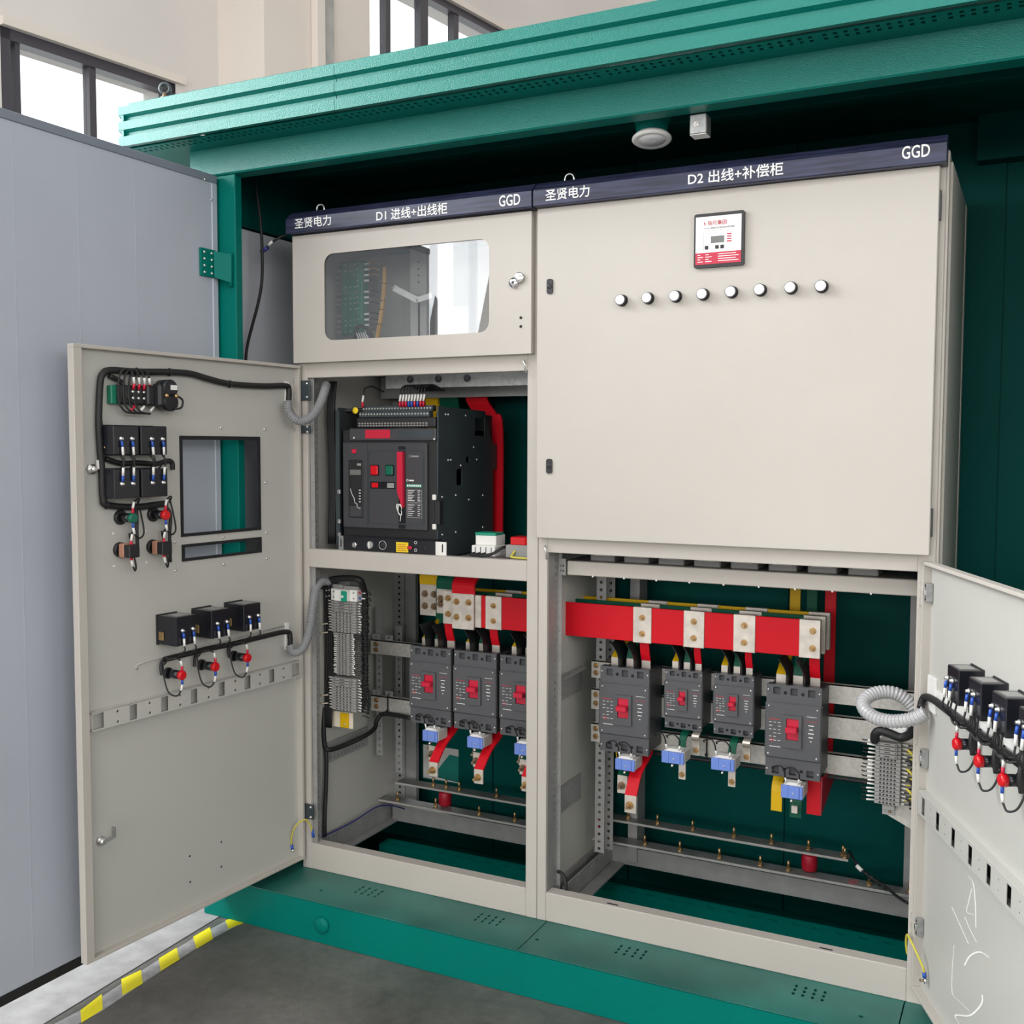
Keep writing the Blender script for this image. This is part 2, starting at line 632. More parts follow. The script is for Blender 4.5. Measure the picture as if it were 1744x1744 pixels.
struct('ceiling', MB().plate(rect(-4.45, 9.2, -9, 12.2), [rect(-3.3, 1.7, -5.4, -1.4)], (0, 0, 6.0), AX, AY, .15), 'wall_plaster', HALL, 'pale hall ceiling')
struct('trim_1', MB().box(-4.2, -3.872, 3.418, 4.132, FLOOR, 6.0), 'column_plaster', HALL, 'pinkish plastered column standing out of the wall')
struct('trim_2', MB().bbox(-3.872, -3.83, 3.715, 3.775, FLOOR, 6.0, .004), 'column_plaster', HALL, 'narrow cream conduit strip on the column')
struct('trim_3', MB().bbox(-3.872, -3.845, 3.775, 3.85, FLOOR, 6.0, .004), 'pipe_grey', HALL, 'grey weathered strip on the column')


def window(name, a, b, c, d, posts, label):
    fr = MB()
    w = .045
    fr.box(-4.27, -4.205, a, b, d - w, d); fr.box(-4.27, -4.205, a, b, c, c + w)
    fr.box(-4.27, -4.205, a, a + w, c, d); fr.box(-4.27, -4.205, b - w, b, c, d)
    o = struct(name, fr, 'window_frame', HALL, label)
    for y0, y1 in posts:
        MB().box(-4.265, -4.215, y0, y1, c, d).build('mullion', 'window_frame', o)
    ed = [a] + [t for p in posts for t in p] + [b]
    for i in range(0, len(ed), 2):
        MB().box(-4.245, -4.24, ed[i], ed[i + 1], c, d).build('pane', 'window_glass', o)
    # pale reveal sill
    MB().box(-4.205, -4.165, a - .02, b + .02, c - .03, c).build('window_sill', 'wall_plaster', o)
    MB().box(-4.2, -4.175, a - .0, b + .04, d, d + .035).build('lintel_trim', 'column_plaster', o)


window('window_1', *WIN[0], [(2.33 + .07, 2.33 + .09), (2.733, 2.765)], 'bright dark-framed window above the grey kiosk door')
window('window_2', *WIN[1], [(4.6317, 4.6718), (4.9376, 5.0082), (5.2568, 5.3036)], 'tall dark-framed window showing above the teal roof edge')
window('window_3', *WIN[2], [(.15, .2)], 'dark-framed window in the hall wall beside the kiosk')
window('window_4', *WIN[3], [(-2.5, -2.44), (-3.6, -3.54)], 'wide window in the hall wall behind the viewer')
window('window_5', *WIN[4], [(7.9, 8.0)], 'far window in the hall wall behind the kiosk')


def hall_light(name, x, y, z, direction, sx, sy, power, color=(1, 1, 1)):
    d = (HALL.to_3x3() @ Vector(direction)).normalized()
    o = daylight(name, HALL @ Vector((x, y, z)), d.to_track_quat('-Z', 'Y').to_euler(), sx, sy, power, color)
    return o


hall_light('daylight_window_behind', -4.1, -2.95, 3.4, (1, .1, -.22), 3.1, 2.6, 130, (0.95, 0.98, 1.0))
hall_light('daylight_window_front', 1.6, -8.85, 2.4, (0, 1, -.05), 10.0, 1.7, 400, (1.0, 0.985, 0.96))
hall_light('daylight_window_right', 8.9, -4.2, 3.7, (-1, 0, -.2), 6.4, 2.3, 330, (1.0, 0.985, 0.96))
hall_light('daylight_window_beside', -4.1, .3, 3.3, (1, -.1, -.22), 2.3, 2.4, 420, (0.95, 0.98, 1.0))
hall_light('fill_behind_kiosk', -4.1, 8.0, 3.1, (1, 0, -.1), 1.9, 1.8, 500, (0.95, 0.98, 1.0))  # lamp added to brighten what shows through the kiosk's rear vent
hall_light('skylight', -.8, -3.4, 5.93, (0, 0, -1), 5.0, 4.0, 150, (1.0, 0.99, 0.97))

# saw-cut joint and hazard tape on the floor
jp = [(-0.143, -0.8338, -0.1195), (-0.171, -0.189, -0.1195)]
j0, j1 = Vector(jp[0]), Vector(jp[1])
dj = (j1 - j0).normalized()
sp_ = MB().prism([tuple((HALL.inverted() @ Vector(q))[:2]) for q in (j0 - dj * 3, j1 + dj * .3, j1 + dj * .3 + Vector((-2.2, -.1, 0)), j0 - dj * 3 + Vector((-2.2, 0, 0)))], (0, 0, FLOOR + .0002), AX, AY, .0003).build('floor_glare', 'concrete_glare', fl, 'window glare painted as a paler floor sheet beside the saw cut')  # thin pale sheet standing in for glare on the floor
tj = MB().strip([j0 - dj * 1.5, j0, j1, j1 + dj * .6], .004, .0008, (dj.y, -dj.x, 0)).build('trim_4', 'dark_gap')
tag(tj, 'dark saw-cut joint in the concrete beside the tape', None, kind='structure')

QZ = FLOOR + .0006
tp = thing('hazard_tape', 'clear floor tape with yellow blocks running to the teal base', 'tape', (-.1, -.5, FLOOR))
TC = [Vector(p) for p in ((-0.0951, -0.8135, -0.119), (-0.0893, -0.7377, -0.119), (-0.1017, -0.597, -0.119), (-0.1106, -0.4544, -0.119), (-0.1163, -0.3141, -0.119), (-0.1085, -0.1938, -0.119))]
for p in TC:
    p.z = QZ
TC = [TC[0] + (TC[0] - TC[1]) * 6] + TC
side = Vector((1, .06, 0)).normalized()
for k in range(len(TC) - 1):
    a, b = TC[k], TC[k + 1]
    if k == 0:
        MB().strip([a, b], .05, .0004, side).build('tape_strip', 'tape_clear', tp)
        continue
    MB().strip([a, b + (b - a) * .02], .05, .0004, side).build('tape_strip', 'tape_clear', tp)
for quad in ([(-0.1134, -0.753, -0.119), (-0.1289, -0.6713, -0.119), (-0.0678, -0.7237, -0.119), (-0.065, -0.7923, -0.119)],
             [(-0.1427, -0.5937, -0.119), (-0.1344, -0.5328, -0.119), (-0.0755, -0.5837, -0.119), (-0.0765, -0.6513, -0.119)],
             [(-0.1389, -0.4635, -0.119), (-0.1412, -0.393, -0.119), (-0.0843, -0.441, -0.119), (-0.082, -0.5134, -0.119)],
             [(-0.147, -0.3219, -0.119), (-0.1476, -0.2526, -0.119), (-0.087, -0.3053, -0.119), (-0.0864, -0.373, -0.119)],
             [(-0.1358, -0.1989, -0.119), (-0.1269, -0.1362, -0.119), (-0.0762, -0.1817, -0.119), (-0.0909, -0.2366, -0.119)],
             [(-0.082, -0.8959, -0.119), (-0.0993, -0.8186, -0.119), (-0.0421, -0.8672, -0.119), (-0.0308, -0.9378, -0.119)]):
    m = MB()
    lo = [Vector((p[0], p[1], QZ + .0003)) for p in quad]; hi = [p + Vector((0, 0, .0006)) for p in lo]
    m.add(lo + hi, [(0, 1, 2, 3), (7, 6, 5, 4), (0, 1, 5, 4), (1, 2, 6, 5), (2, 3, 7, 6), (3, 0, 4, 7)])
    m.build('yellow_block', 'yellow_tape', tp)


# ------------------------------------------------------------------ the teal kiosk substation
KX0, KX1 = -0.232, 3.05
K = thing('substation_kiosk', 'teal steel kiosk substation with corrugated roof edge around the cabinets', 'substation', (KX0, -.186, FLOOR))
# base channel
MB().bbox(KX0, KX1, -.186, -.178, FLOOR, -.001, .002).build('base_channel', 'teal_paint', K, 'bright teal base channel along the floor')
MB().box(KX0, KX0 + .008, -.178, .66, FLOOR, -.001).build('base_end', 'teal_paint', K)
# deck in three sheets with vent slots
VG = []
for a, b in (((0.2656, 0.3088), 0), ((0.6628, 0.7083), 0), ((1.0753, 1.1235), 0), ((1.5221, 1.579), 0)):
    VG.append((a[0] + a[1]) / 2)
YV = (-0.0969, -0.0254)
deck_edges = [KX0, 0.8326, 1.7592, KX1]
vent_y = (YV[0] + YV[1]) / 2
for i in range(3):
    a, b = deck_edges[i] + .0015, deck_edges[i + 1] - .0015
    hs = []
    for g in VG:
        if a < g < b:
            for c in range(4):
                for r in range(3):
                    x = g + (c - 1.5) * .0225; y = vent_y + (r - 1) * .019
                    hs.append(rrect(x - .0035, x + .0035, y - .007, y + .007, .003, 2))
    for hx, hy in ((0.8541, -0.1093), (1.6779, -0.1144), (0.156, -0.116)):
        if a < hx < b:
            hs.append(ngon(hx, hy, .006, 8))
    MB().plate(rect(a, b, -.186, .035), hs, (0, 0, -.004), AX, AY, .004).build('deck_sheet', 'deck_paint', K)
MB().box(KX0 + .01, 0.03, .035, .66, -.004, -.0005).build('deck_sheet', 'deck_paint', K)
MB().box(1.78, KX1, .035, .66, -.004, -.0005).build('deck_sheet', 'deck_paint', K)
# channels under the open cabinet bottoms
for y, z in ((.14, -.062), (.28, -.085), (.42, -.062)):
    slots = [rrect(x - .016, x + .016, -.006, .006, .005, 2) for x in [0.06 + .062 * k for k in range(28)]]
    MB().plate(rect(0.02, 1.79, -.03, .03), slots if y != .29 else [], (0, y, z), AX, AY, .004).build('floor_channel', 'teal_paint', K)
    MB().box(0.02, 1.79, y - .03, y - .026, z - .03, z).build('floor_channel', 'teal_paint', K)
MB().box(KX0 + .01, KX1, -.17, .66, FLOOR + .001, FLOOR + .006).build('base_pan', 'teal_shaded', K)
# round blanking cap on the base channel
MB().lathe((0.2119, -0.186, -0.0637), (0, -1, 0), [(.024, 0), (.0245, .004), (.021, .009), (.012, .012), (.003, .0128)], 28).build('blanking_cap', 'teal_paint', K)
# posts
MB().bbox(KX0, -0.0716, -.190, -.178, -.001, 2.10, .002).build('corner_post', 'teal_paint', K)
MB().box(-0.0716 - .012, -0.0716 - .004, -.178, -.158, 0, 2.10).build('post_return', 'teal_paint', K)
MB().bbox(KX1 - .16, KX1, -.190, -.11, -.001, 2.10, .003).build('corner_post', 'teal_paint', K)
MB().box(2.25, KX1 - .16, -.188, -.16, 0, 2.075).build('light_block_panel', 'teal_paint', K, 'unseen teal panel added beyond the wide cabinet to block light')  # out of view, added to keep light out of the kiosk
MB().box(2.25, 2.27, -.16, .62, 0, 2.19).build('light_block_wall', 'teal_shaded', K)  # unseen divider, added to darken the back of the kiosk
MB().box(KX1 - .01, KX1, -.11, .66, FLOOR + .006, 2.19).build('side_wall', 'teal_shaded', K)
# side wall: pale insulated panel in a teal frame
MB().box(KX0, KX0 + .02, -.178, .66, 0, 2.2).build('side_wall', 'teal_shaded', K)
MB().bbox(KX0 + .021, KX0 + .034, -.15, .37, .05, 1.965, .002).build('side_panel', 'panel_hazed', K, 'pale grey insulated side panel, its colour lightened further for haze')
MB().box(KX0 + .021, KX0 + .05, .37, .66, 0, 2.1).build('side_frame', 'teal_shaded', K)
MB().box(KX0 + .021, KX0 + .05, -.11, .66, 1.97, 2.1).build('side_frame', 'teal_shaded', K)
# back wall of separate sheets with narrow seams
bx = [KX0, .34, .84, 1.3425, 1.9028, 2.46, KX1]
for i in range(6):
    a, b = bx[i] + .002, bx[i + 1] - .002
    hs = []
    if i == 0:
        hs = [rect(0.0527, 0.2029, 0.1115, 0.2349)]
    MB().plate(rect(a, b, FLOOR + .006, 2.2), hs, (0, .628, 0), AX, AZ, .008).build('back_sheet', 'teal_shaded', K)
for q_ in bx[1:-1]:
    MB().box(q_ - .02, q_ + .02, .6285, .634, FLOOR + .006, 2.2).build('seam_strip', 'teal_shaded', K)
MB().box(KX0, KX1, .635, .66, 1.2, 1.26).build('back_rail', 'teal_shaded', K)
MB().box(1.83, KX1, .56, .62, 2.07, 2.19).build('back_header', 'teal_shaded', K)
# open vent flap behind the left cabinet: the daylight patch low on the back wall
fa, fb = 0.0871, 0.2076
fz = 0.1115
MB().add([(fa, .64, fz + .01), (fb, .64, fz), (fb, .74, fz + .05), (fa + .01, .74, fz + .06), (fa, .64, fz + .006), (fb, .64, fz - .004), (fb, .74, fz + .046), (fa + .01, .74, fz + .056)],
         [(0, 1, 2, 3), (7, 6, 5, 4), (0, 1, 5, 4), (1, 2, 6, 5), (2, 3, 7, 6), (3, 0, 4, 7)]).build('vent_flap', 'teal_paint', K)
# inner ceiling, header and canopy
MB().box(KX0, KX1, -.14, .66, 2.19, 2.2).build('inner_ceiling', 'teal_shaded', K)
MB().bbox(KX0, KX1, -.200, -.142, 2.075, 2.19, .004).build('header_beam', 'teal_gloss', K, 'teal header beam above the door opening')
MB().bbox(KX0, KX1, .15, .19, 2.15, 2.19, .002).build('ceiling_rib', 'teal_shaded', K)
CX0, CX1 = -.373, 3.2
prof = [(0, 2.263), (0, 2.2395), (.011, 2.2325), (.011, 2.2245), (.004, 2.2215), (0, 2.2205), (0, 2.1975), (.011, 2.1905), (.011, 2.1825), (.004, 2.1795), (0, 2.1785), (0, 2.152)]
loop = [(y - .33, z) for y, z in prof] + [(-.315, 2.152), (-.300, 2.16), (-.300, 2.263)]
seam = 0.3784
for a, b in ((CX0, seam - .0008), (seam + .0008, 2.1), (2.1016, CX1)):
    MB().prism([(p[0], p[1]) for p in loop], (a, 0, 0), AY, AZ, b - a).build('roof_fascia', 'teal_gloss', K, 'corrugated teal roof edge with three ribs')
# left return of the fascia
MB().prism([(p[0] + CX0, p[1]) for p in prof] + [(CX0 + .02, 2.152), (CX0 + .02, 2.263)], (0, .75, 0), AX, AZ, 1.079).build('roof_fascia_end', 'teal_gloss', K)
MB().bbox(CX0 + .03, CX1, -.322, .78, 2.2632, 2.272, .002).build('roof_cover', 'teal_gloss', K)
# soffit with two rows of vent slots
n = 0
x = CX0 + .022
while x < CX1 - .01:
    x2 = min(x + .24, CX1)
    hs = []
    for k in range(11):
        cx = x + .012 + k * .021
        if cx + .006 < x2:
            for yy in (-.283, -.262):
                hs.append(rect(cx - .0042, cx + .0042, yy - .0065, yy + .0065))
    MB().plate(rect(x, x2, -.3, -.199), hs, (0, 0, 2.152), AX, AY, .003).build('soffit_strip', 'teal_paint', K)
    x = x2
MB().box(CX0 + .02, KX0, -.199, .7, 2.152, 2.155).build('soffit_end', 'teal_paint', K)
# lifting eye
le = thing('lifting_eye', 'dark steel lifting eye bolt on the roof corner', 'eye bolt', (-0.2227, -0.3, 2.2823))
p = Vector((-0.2223, -0.3, 2.3016))
MB().ring(p, (.5, -.86, 0), .0135, .0052, 24, 8).build('eye_ring', 'acb_steel', le)
MB().lathe((p.x, p.y, 2.272), (0, 0, 1), [(.014, 0), (.014, .004), (.008, .007), (.007, max(.008, p.z - 2.272 - .012))], 12).build('shank', 'bronze_bolt', le)

# big grey kiosk door, swung open
EDF = rot_frame((-.13, -.2, 0), -91.5)
E = part_empty('door', K, (0, 0, 0), EDF, 'large pale grey inner face of the open kiosk door')
EW = .86
MB().bbox(0.012, EW, -.045, 0, .0, 2.07, .003).build('door_leaf', 'panel_grey', E)
MB().bbox(0, EW, -.048, .003, 2.05, 2.073, .002).build('top_edge', 'edge_grey', E)
MB().bbox(-.0, .022, -.048, .003, .0, 2.05, .002).build('hinge_edge', 'panel_grey', E)
MB().box(0.0, EW, -.046, .002, -.022, .0).build('bottom_seal', 'black_rubber', E)
for u, v in ((340, 303), (357, 340)):
    px = 0.0506 if u == 340 else 0.0265
    pz = 2.0523 if u == 340 else 2
    screw(E, (px, .004, pz), (0, 1, 0), .004)
for s in (.30, .48, .66):
    MB().box(s, s + .0012, -.0002, .0006, .03, 2.03).build('panel_seam', 'panel_grey', E)
# hinge bracket: drilled plate on the leaf and a cranked arm to the post
hp = [(0.0735, 0.006, 1.8593), (0.0138, 0.006, 1.8576), (0.0105, 0.006, 1.7832), (0.0729, 0.006, 1.781)]
xa, xb = hp[0][0], hp[1][0]; za, zb = hp[3][2], hp[0][2]
MB().bbox(min(xa, xb), max(xa, xb), .001, .008, za, zb, .001).build('hinge_plate', 'teal_paint', E)
for r in range(4):
    for c in range(2):
        screw(E, (xb + (xa - xb) * (.30 + .48 * c), .008, za + (zb - za) * (.14 + .24 * r)), (0, 1, 0), .0045, name='hinge_screw')
A = [Vector(q) for q in ((-0.121, -0.22, 1.8563), (-0.0775, -0.196, 1.8469), (-0.0788, -0.196, 1.7673), (-0.1181, -0.22, 1.7815))]
m = MB()
m.add(A + [q + Vector((0, -.006, 0)) for q in A], [(0, 1, 2, 3), (7, 6, 5, 4), (0, 1, 5, 4), (1, 2, 6, 5), (2, 3, 7, 6), (3, 0, 4, 7)])
m.build('hinge_arm', 'teal_paint', K)
MB().cyl((-0.083, -0.197, 1.8521), (-0.0847, -0.197, 1.7559), .006, 10).build('hinge_pin', 'teal_paint', K)

# downlight and door switch under the header
dl = thing('downlight', 'round white downlight hanging under the teal header', 'lamp', (1.135, -.07, 2.19))
dc = Vector((1.135, -.072, 2.05)); dn = Vector((0.06, -.16, -1)).normalized()
MB().lathe(dc, dn, [(.040, -.012), (.048, -.004), (.0485, 0), (.044, .004), (.034, .001), (.012, .0005)], 32).build('trim_ring', 'white_plastic', dl)
MB().lathe(dc + dn * .0012, dn, [(.033, 0), (.033, .0012), (.01, .0016)], 32).build('diffuser', 'lamp_white', dl)
MB().lathe(dc - dn * .012, -dn, [(.036, 0), (.040, .02), (.052, .06), (.055, .13)], 20).build('lamp_cup', 'teal_paint', dl)
sw = thing('door_switch', 'small galvanised door switch box beside the downlight', 'switch', (1.235, -.1, 2.075))
bc = Vector((1.2727, -0.13, 2.0474))
MB().bbox(bc.x - .022, bc.x + .018, -.14, -.10, bc.z - .018, 2.075, .002).build('switch_box', 'galvanised', sw)
MB().box(bc.x - .021, bc.x + .017, -.139, -.101, bc.z - .0195, bc.z - .0182).build('cover', 'white_plastic', sw)
hexbolt(sw, (bc.x - .006, -.14, bc.z + .004), (0, -1, 0), .005, .004, 'screw_steel')
# light cable hanging inside the left corner and its short tail
cb = thing('hanging_cable', 'thin black cable hanging down beside the corner post', 'cable', (-0.1307, -0.03, 2.1063))
MB().tube([(-0.1371, -0.03, 2.1296), (-0.1268, -0.03, 2.0677), (-0.1125, -0.03, 1.9706), (-0.1082, -0.03, 1.8831), (-0.1105, -0.03, 1.7994), (-0.125, -0.03, 1.7353), (-0.1487, -0.03, 1.6696), (-0.1703, -0.03, 1.6048), (-0.1781, -0.03, 1.5427), (-0.182, -0.03, 1.4444)], .0045, 8).build('cable_run', 'black_rubber', cb)
tl = thing('cable_tail', 'short black cable tail with white and blue markers above the instrument door', 'cable', (-0.0308, 0, 1.9342))
MB().tube([(-0.0289, 0.02, 1.9411), (-0.0352, 0, 1.9363), (-0.0591, -0.02, 1.9209), (-0.0908, -0.025, 1.9018)], .0035, 8).build('cable_run', 'black_rubber', tl)
MB().cyl((-0.0712, -0.027, 1.9137), (-0.0869, -0.027, 1.9028), .0048, 8).build('white_marker', 'white_plastic', tl)
MB().cyl((-0.0892, -0.027, 1.8961), (-0.114, -0.027, 1.8858), .0062, 8).build('blue_marker', 'blue_wire', tl)


# ------------------------------------------------------------------ the two low-voltage cabinets
W1, W2, CD, CH = 0.80, 1.80, 0.52, 1.975


def perf(parent, name, O, U, V, w, h, cols, pitch=.02, r=.0042, t=.002, material='frame_steel', z0=.012, n=6):
    """perforated strip: w along U, h along V, rows of holes running along V"""
    rows, k = [], z0
    while k < h - .006:
        rows.append(k)
        k += pitch
    m = MB()
    step = max(1, 16 // len(cols))
    O, V_ = Vector(O), Vector(V)
    prev = 0.0
    for i in range(0, len(rows), step):
        g = rows[i:i + step]
        nxt = h if i + step >= len(rows) else (g[-1] + rows[i + step]) / 2
        m.plate(rect(0, w, prev, nxt), [ngon(c, q, r, n) for q in g for c in cols], O, U, V, t)
        prev = nxt
    return m.build(name, material, parent)


def nameplate(cab, x0, x1):
    prof = [(-.046, 1.9262), (-.048, 1.9285), (-.048, 1.968), (-.022, 1.9905), (0, 1.9905), (0, 1.9262)]
    return MB().prism(prof, (x0, 0, 0), AY, AZ, x1 - x0).build('nameplate', 'nameplate_blue', cab, 'scuffed dark blue nameplate with white lettering')


def word(np_, text, ax, bx, zc, h):
    return lettering('lettering', text, np_, 'white_print', ((ax + bx) / 2, -.0482, zc), bx - ax, h, bold=.012)


# ---- D1
D1 = thing('switchgear_cabinet', 'narrow pale grey switchgear cabinet with glazed door and open lower door', 'cabinet', (.4, .26, 0), group='switchgear cabinets')
for x0, x1 in ((0.0, .032), (.766, .7992)):
    MB().bbox(x0, x1, 0, .012, 0, CH, .0015).build('front_post', 'cabinet_paint', D1)
perf(D1, 'post_web', (.030, .012, .02), AY, AZ, .040, 1.9, (.010, .027), t=.002)
perf(D1, 'post_web', (.030, .012, .02), AX, AZ, .018, 1.9, (.010,), pitch=.04, r=.0016, t=-.002, n=5)
MB().box(.764, .766, .012, .06, .02, CH).build('post_web', 'frame_steel', D1)
# rear posts and mid posts
perf(D1, 'rear_post', (.012, .50, .02), AX, AZ, .045, 1.9, (.024,), t=.002, r=.005)
MB().box(.057, .10, .502, .52, .02, 1.95).build('rear_post', 'frame_steel', D1)
MB().box(.70, .788, .49, .52, .02, 1.95).build('rear_post', 'frame_steel', D1)
perf(D1, 'mid_post', (0.045, 0.3432, 0.2689), AX, AZ, .024, .50, (.012,), t=.002, r=.005, pitch=.022)
perf(D1, 'mid_post', (.085, .40, .20), AX, AZ, .026, .50, (.013,), t=.002, r=.005, pitch=.022)
# side sheet, top and bottom
MB().box(.004, .010, .012, .52, .0, CH).build('side_sheet', 'door_inside_paint', D1)
MB().box(.0, .797, .0, .52, 1.97, 1.975).build('top_sheet', 'cabinet_paint', D1)
# front rails
Z_IR = (1.5054, 1.553)
MB().bbox(.032, .766, .0, .03, Z_IR[0], Z_IR[1], .0015).build('front_rail', 'cabinet_paint', D1)
MB().bbox(.032, .766, .0, .03, .9355, .9913, .002).build('shelf_rail', 'cabinet_paint', D1)
MB().box(.015, .785, .03, .50, .968, .974).build('shelf', 'frame_steel', D1)
MB().bbox(.032, .766, .0, .04, .0, .0806, .002).build('sill_rail', 'cabinet_paint', D1)
MB().bbox(.032, .766, .0, .03, 1.90, 1.97, .0015).build('front_rail', 'cabinet_paint', D1)
# side rails running back
perf(D1, 'side_rail', (.014, .05, .010), AY, AZ, .44, .06, [.02 + .02 * k for k in range(21)], pitch=.03, t=.003, z0=.046)
MB().box(.014, .05, .05, .49, .004, .0095).build('side_rail', 'frame_steel', D1)
perf(D1, 'side_rail', (.016, .10, .30), AY, AZ, .23, .065, [.02 + .02 * k for k in range(10)], pitch=.024, t=.003)
perf(D1, 'side_rail', (.016, .10, .66), AY, AZ, .23, .05, [.02 + .02 * k for k in range(10)], pitch=.024, t=.003)
MB().box(.03, .77, .46, .50, .005, .06).build('back_rail', 'frame_steel', D1)
MB().box(.03, .77, .40, .41, 1.46, 1.53).build('back_rail', 'frame_steel', D1)
np1 = nameplate(D1, -.004, .7985)
word(np1, '圣贤电力', 0.0292, 0.1598, 1.9518, .030)
word(np1, 'D1 进线+出线柜', 0.3154, 0.5459, 1.9483, .031)
word(np1, 'GGD', 0.7037, 0.7661, 1.9498, .029)


def eyebolt(parent, p):
    p = Vector(p)
    MB().ring(p, (.15, -1, 0), .0125, .0028, 20, 8).build('lifting_ring', 'screw_steel', parent)
    MB().cyl((p.x, p.y, 1.975), (p.x, p.y, p.z - .010), .005, 8).build('lifting_shank', 'screw_steel', parent)


eyebolt(D1, (0.0645, .03, 2.008))

# ---- glazed instrument door of D1
GX0, GX1, GZ0, GZ1 = .1165, .662, 1.611, 1.8615
idoor = MB().plate(rect(.0015, .788, 1.549, 1.9218), [rrect(GX0, GX1, GZ0, GZ1, .030, 6)], (0, -.0226, 0), AX, AZ, .002).build('instrument_door', 'cabinet_paint', D1, 'upper door with a rounded glass window')
MB().box(.0015, .788, -.0226, .0, 1.549, 1.551).box(.0015, .788, -.0226, .0, 1.9198, 1.9218).box(.0015, .0035, -.0226, .0, 1.551, 1.9198).box(.786, .788, -.0226, .0, 1.551, 1.9198).build('door_return', 'cabinet_paint', idoor)
MB().prism(rrect(GX0 - .006, GX1 + .006, GZ0 - .006, GZ1 + .006, .034, 6), (0, -.0185, 0), AX, AZ, .003).build('glass_pane', 'door_glass', idoor, 'tinted glass pane')
lk = Vector((0.738, -0.0246, 1.7372))
MB().lathe(lk, (0, -1, 0), [(.014, 0), (.014, .006), (.012, .009), (.003, .0095)], 20).build('lock_cylinder', 'chrome', idoor)
lk2 = lk + Vector((.017, 0, .012))
MB().lathe(lk2, (0, -1, 0), [(.014, .004), (.0145, .007), (.012, .009), (.003, .0095)], 20).build('lock_cover', 'chrome', idoor)
MB().cyl(lk + Vector((0, -.0095, 0)), lk + Vector((0, -.0105, 0)), .004, 10).build('keyhole', 'black_plastic', idoor)
for v in (541, 556):
    screw(idoor, (0.7576, -.0246, 1.6447 if v == 541 else 1.6214), (0, -1, 0), .004, 'black_plastic')
hk = Vector((0.7638, -0.004, 1.5201))
MB().tube([hk + Vector((-.006, 0, .012)), hk + Vector((-.002, -.012, .010)), hk + Vector((.003, -.012, -.004)), hk + Vector((.0, -.004, -.02))], .0028, 8).build('latch_hook', 'screw_steel', D1)

# ---- D2
D2 = thing('switchgear_cabinet', 'wide pale grey switchgear cabinet with the controller and white buttons', 'cabinet', (1.3, .26, 0), group='switchgear cabinets')
MB().bbox(.8008, .8275, 0, .012, 0, CH, .0015).build('front_post', 'cabinet_paint', D2)
MB().bbox(1.762, 1.8, 0, .012, 0, CH, .0015).build('front_post', 'cabinet_paint', D2)
perf(D2, 'post_web', (.8255, .012, .02), AY, AZ, .062, 1.9, (.045,), t=.002, r=.0048)
perf(D2, 'post_web', (.8255, .075, .02), AX, AZ, .012, 1.9, (.006,), pitch=.04, r=.0016, t=-.002, n=5)
perf(D2, 'rear_post', (0.86, 0.2776, 0.1044), AX, AZ, .03, 1.75, (.014,), r=.005, pitch=.022)
perf(D2, 'rear_post', (0.87, 0.3328, 0.0959), AX, AZ, .026, 1.75, (.012,), r=.005, pitch=.022)
MB().box(.90, .93, .45, .52, .02, 1.95).build('rear_post', 'frame_steel', D2)
MB().box(1.70, 1.78, .49, .52, .02, 1.95).build('rear_post', 'frame_steel', D2)
MB().box(.806, .810, .08, .52, .0, CH).build('side_sheet', 'door_inside_paint', D2)
MB().bbox(1.8, 1.806, .004, .03, 0, CH - .012, .001).build('side_edge', 'cabinet_paint', D2)
MB().bbox(1.8, 1.811, .034, .48, .01, CH - .03, .002).build('side_sheet', 'cabinet_paint', D2)
MB().bbox(1.8, 1.813, .484, .52, 0, CH - .035, .001).build('side_edge', 'cabinet_paint', D2)
MB().box(.803, 1.8, .0, .52, 1.97, 1.975).build('top_sheet', 'cabinet_paint', D2)
MB().bbox(.8275, 1.762, .0, .03, 1.0178, 1.075, .0015).build('front_rail', 'cabinet_paint', D2)
MB().bbox(.8275, 1.762, .0, .03, 1.91, 1.97, .0015).build('front_rail', 'cabinet_paint', D2)
RZ1, RZ0 = 0.9903, 0.9514
MB().bbox(0.8554, 1.775, .07, .10, RZ0, RZ1, .002).build('inner_rail', 'cabinet_paint', D2)
for k in range(9):
    MB().box(.93 + .09 * k, .934 + .09 * k, .066, .07, RZ0 - .002, RZ0 + .002).build('rivet', 'white_plastic', D2)
perf(D2, 'rail_bracket', (0.8292, 0.07, 0.9498), AX, AZ, .022, .045, (.008, .015), pitch=.014, r=.003, t=-.003)
MB().box(.82, 1.78, .10, .50, RZ1 - .012, RZ1 - .006).build('shelf', 'frame_steel', D2)
MB().bbox(.8275, 1.762, .0, .04, .0, .0806, .002).build('sill_rail', 'cabinet_paint', D2)
for u in (0, 1):
    c = Vector((1.0184, 0, 0.0855)) if u == 0 else Vector((1.5745, 0, 0.085))
    MB().prism(rrect(c.x - .016, c.x + .016, .010, .016, .0025, 3), (0, 0, .0802), AX, AY, .0008).build('drain_slot', 'black_plastic', D2)
perf(D2, 'side_rail', (.812, .085, .585), AY, AZ, .19, .07, [.02 + .02 * k for k in range(8)], pitch=.024, t=.004)
MB().box(.812, .835, .085, .275, .652, .656).build('side_rail', 'frame_steel', D2)
perf(D2, 'side_rail', (.812, .085, .26), AY, AZ, .19, .075, [.02 + .02 * k for k in range(8)], pitch=.024, t=.004)
perf(D2, 'side_rail', (.812, .085, .012), AY, AZ, .40, .06, [.02 + .02 * k for k in range(19)], pitch=.03, t=.004, z0=.046)
perf(D2, 'side_rail', (.842, .085, .012), AY, AZ, .40, .055, [.02 + .02 * k for k in range(19)], pitch=.03, t=.004, z0=.042)
MB().box(.816, .886, .085, .485, .004, .0095).build('side_rail', 'frame_steel', D2)
MB().box(.83, 1.77, .46, .50, .005, .06).build('back_rail', 'frame_steel', D2)
np2 = nameplate(D2, .8035, 1.803)
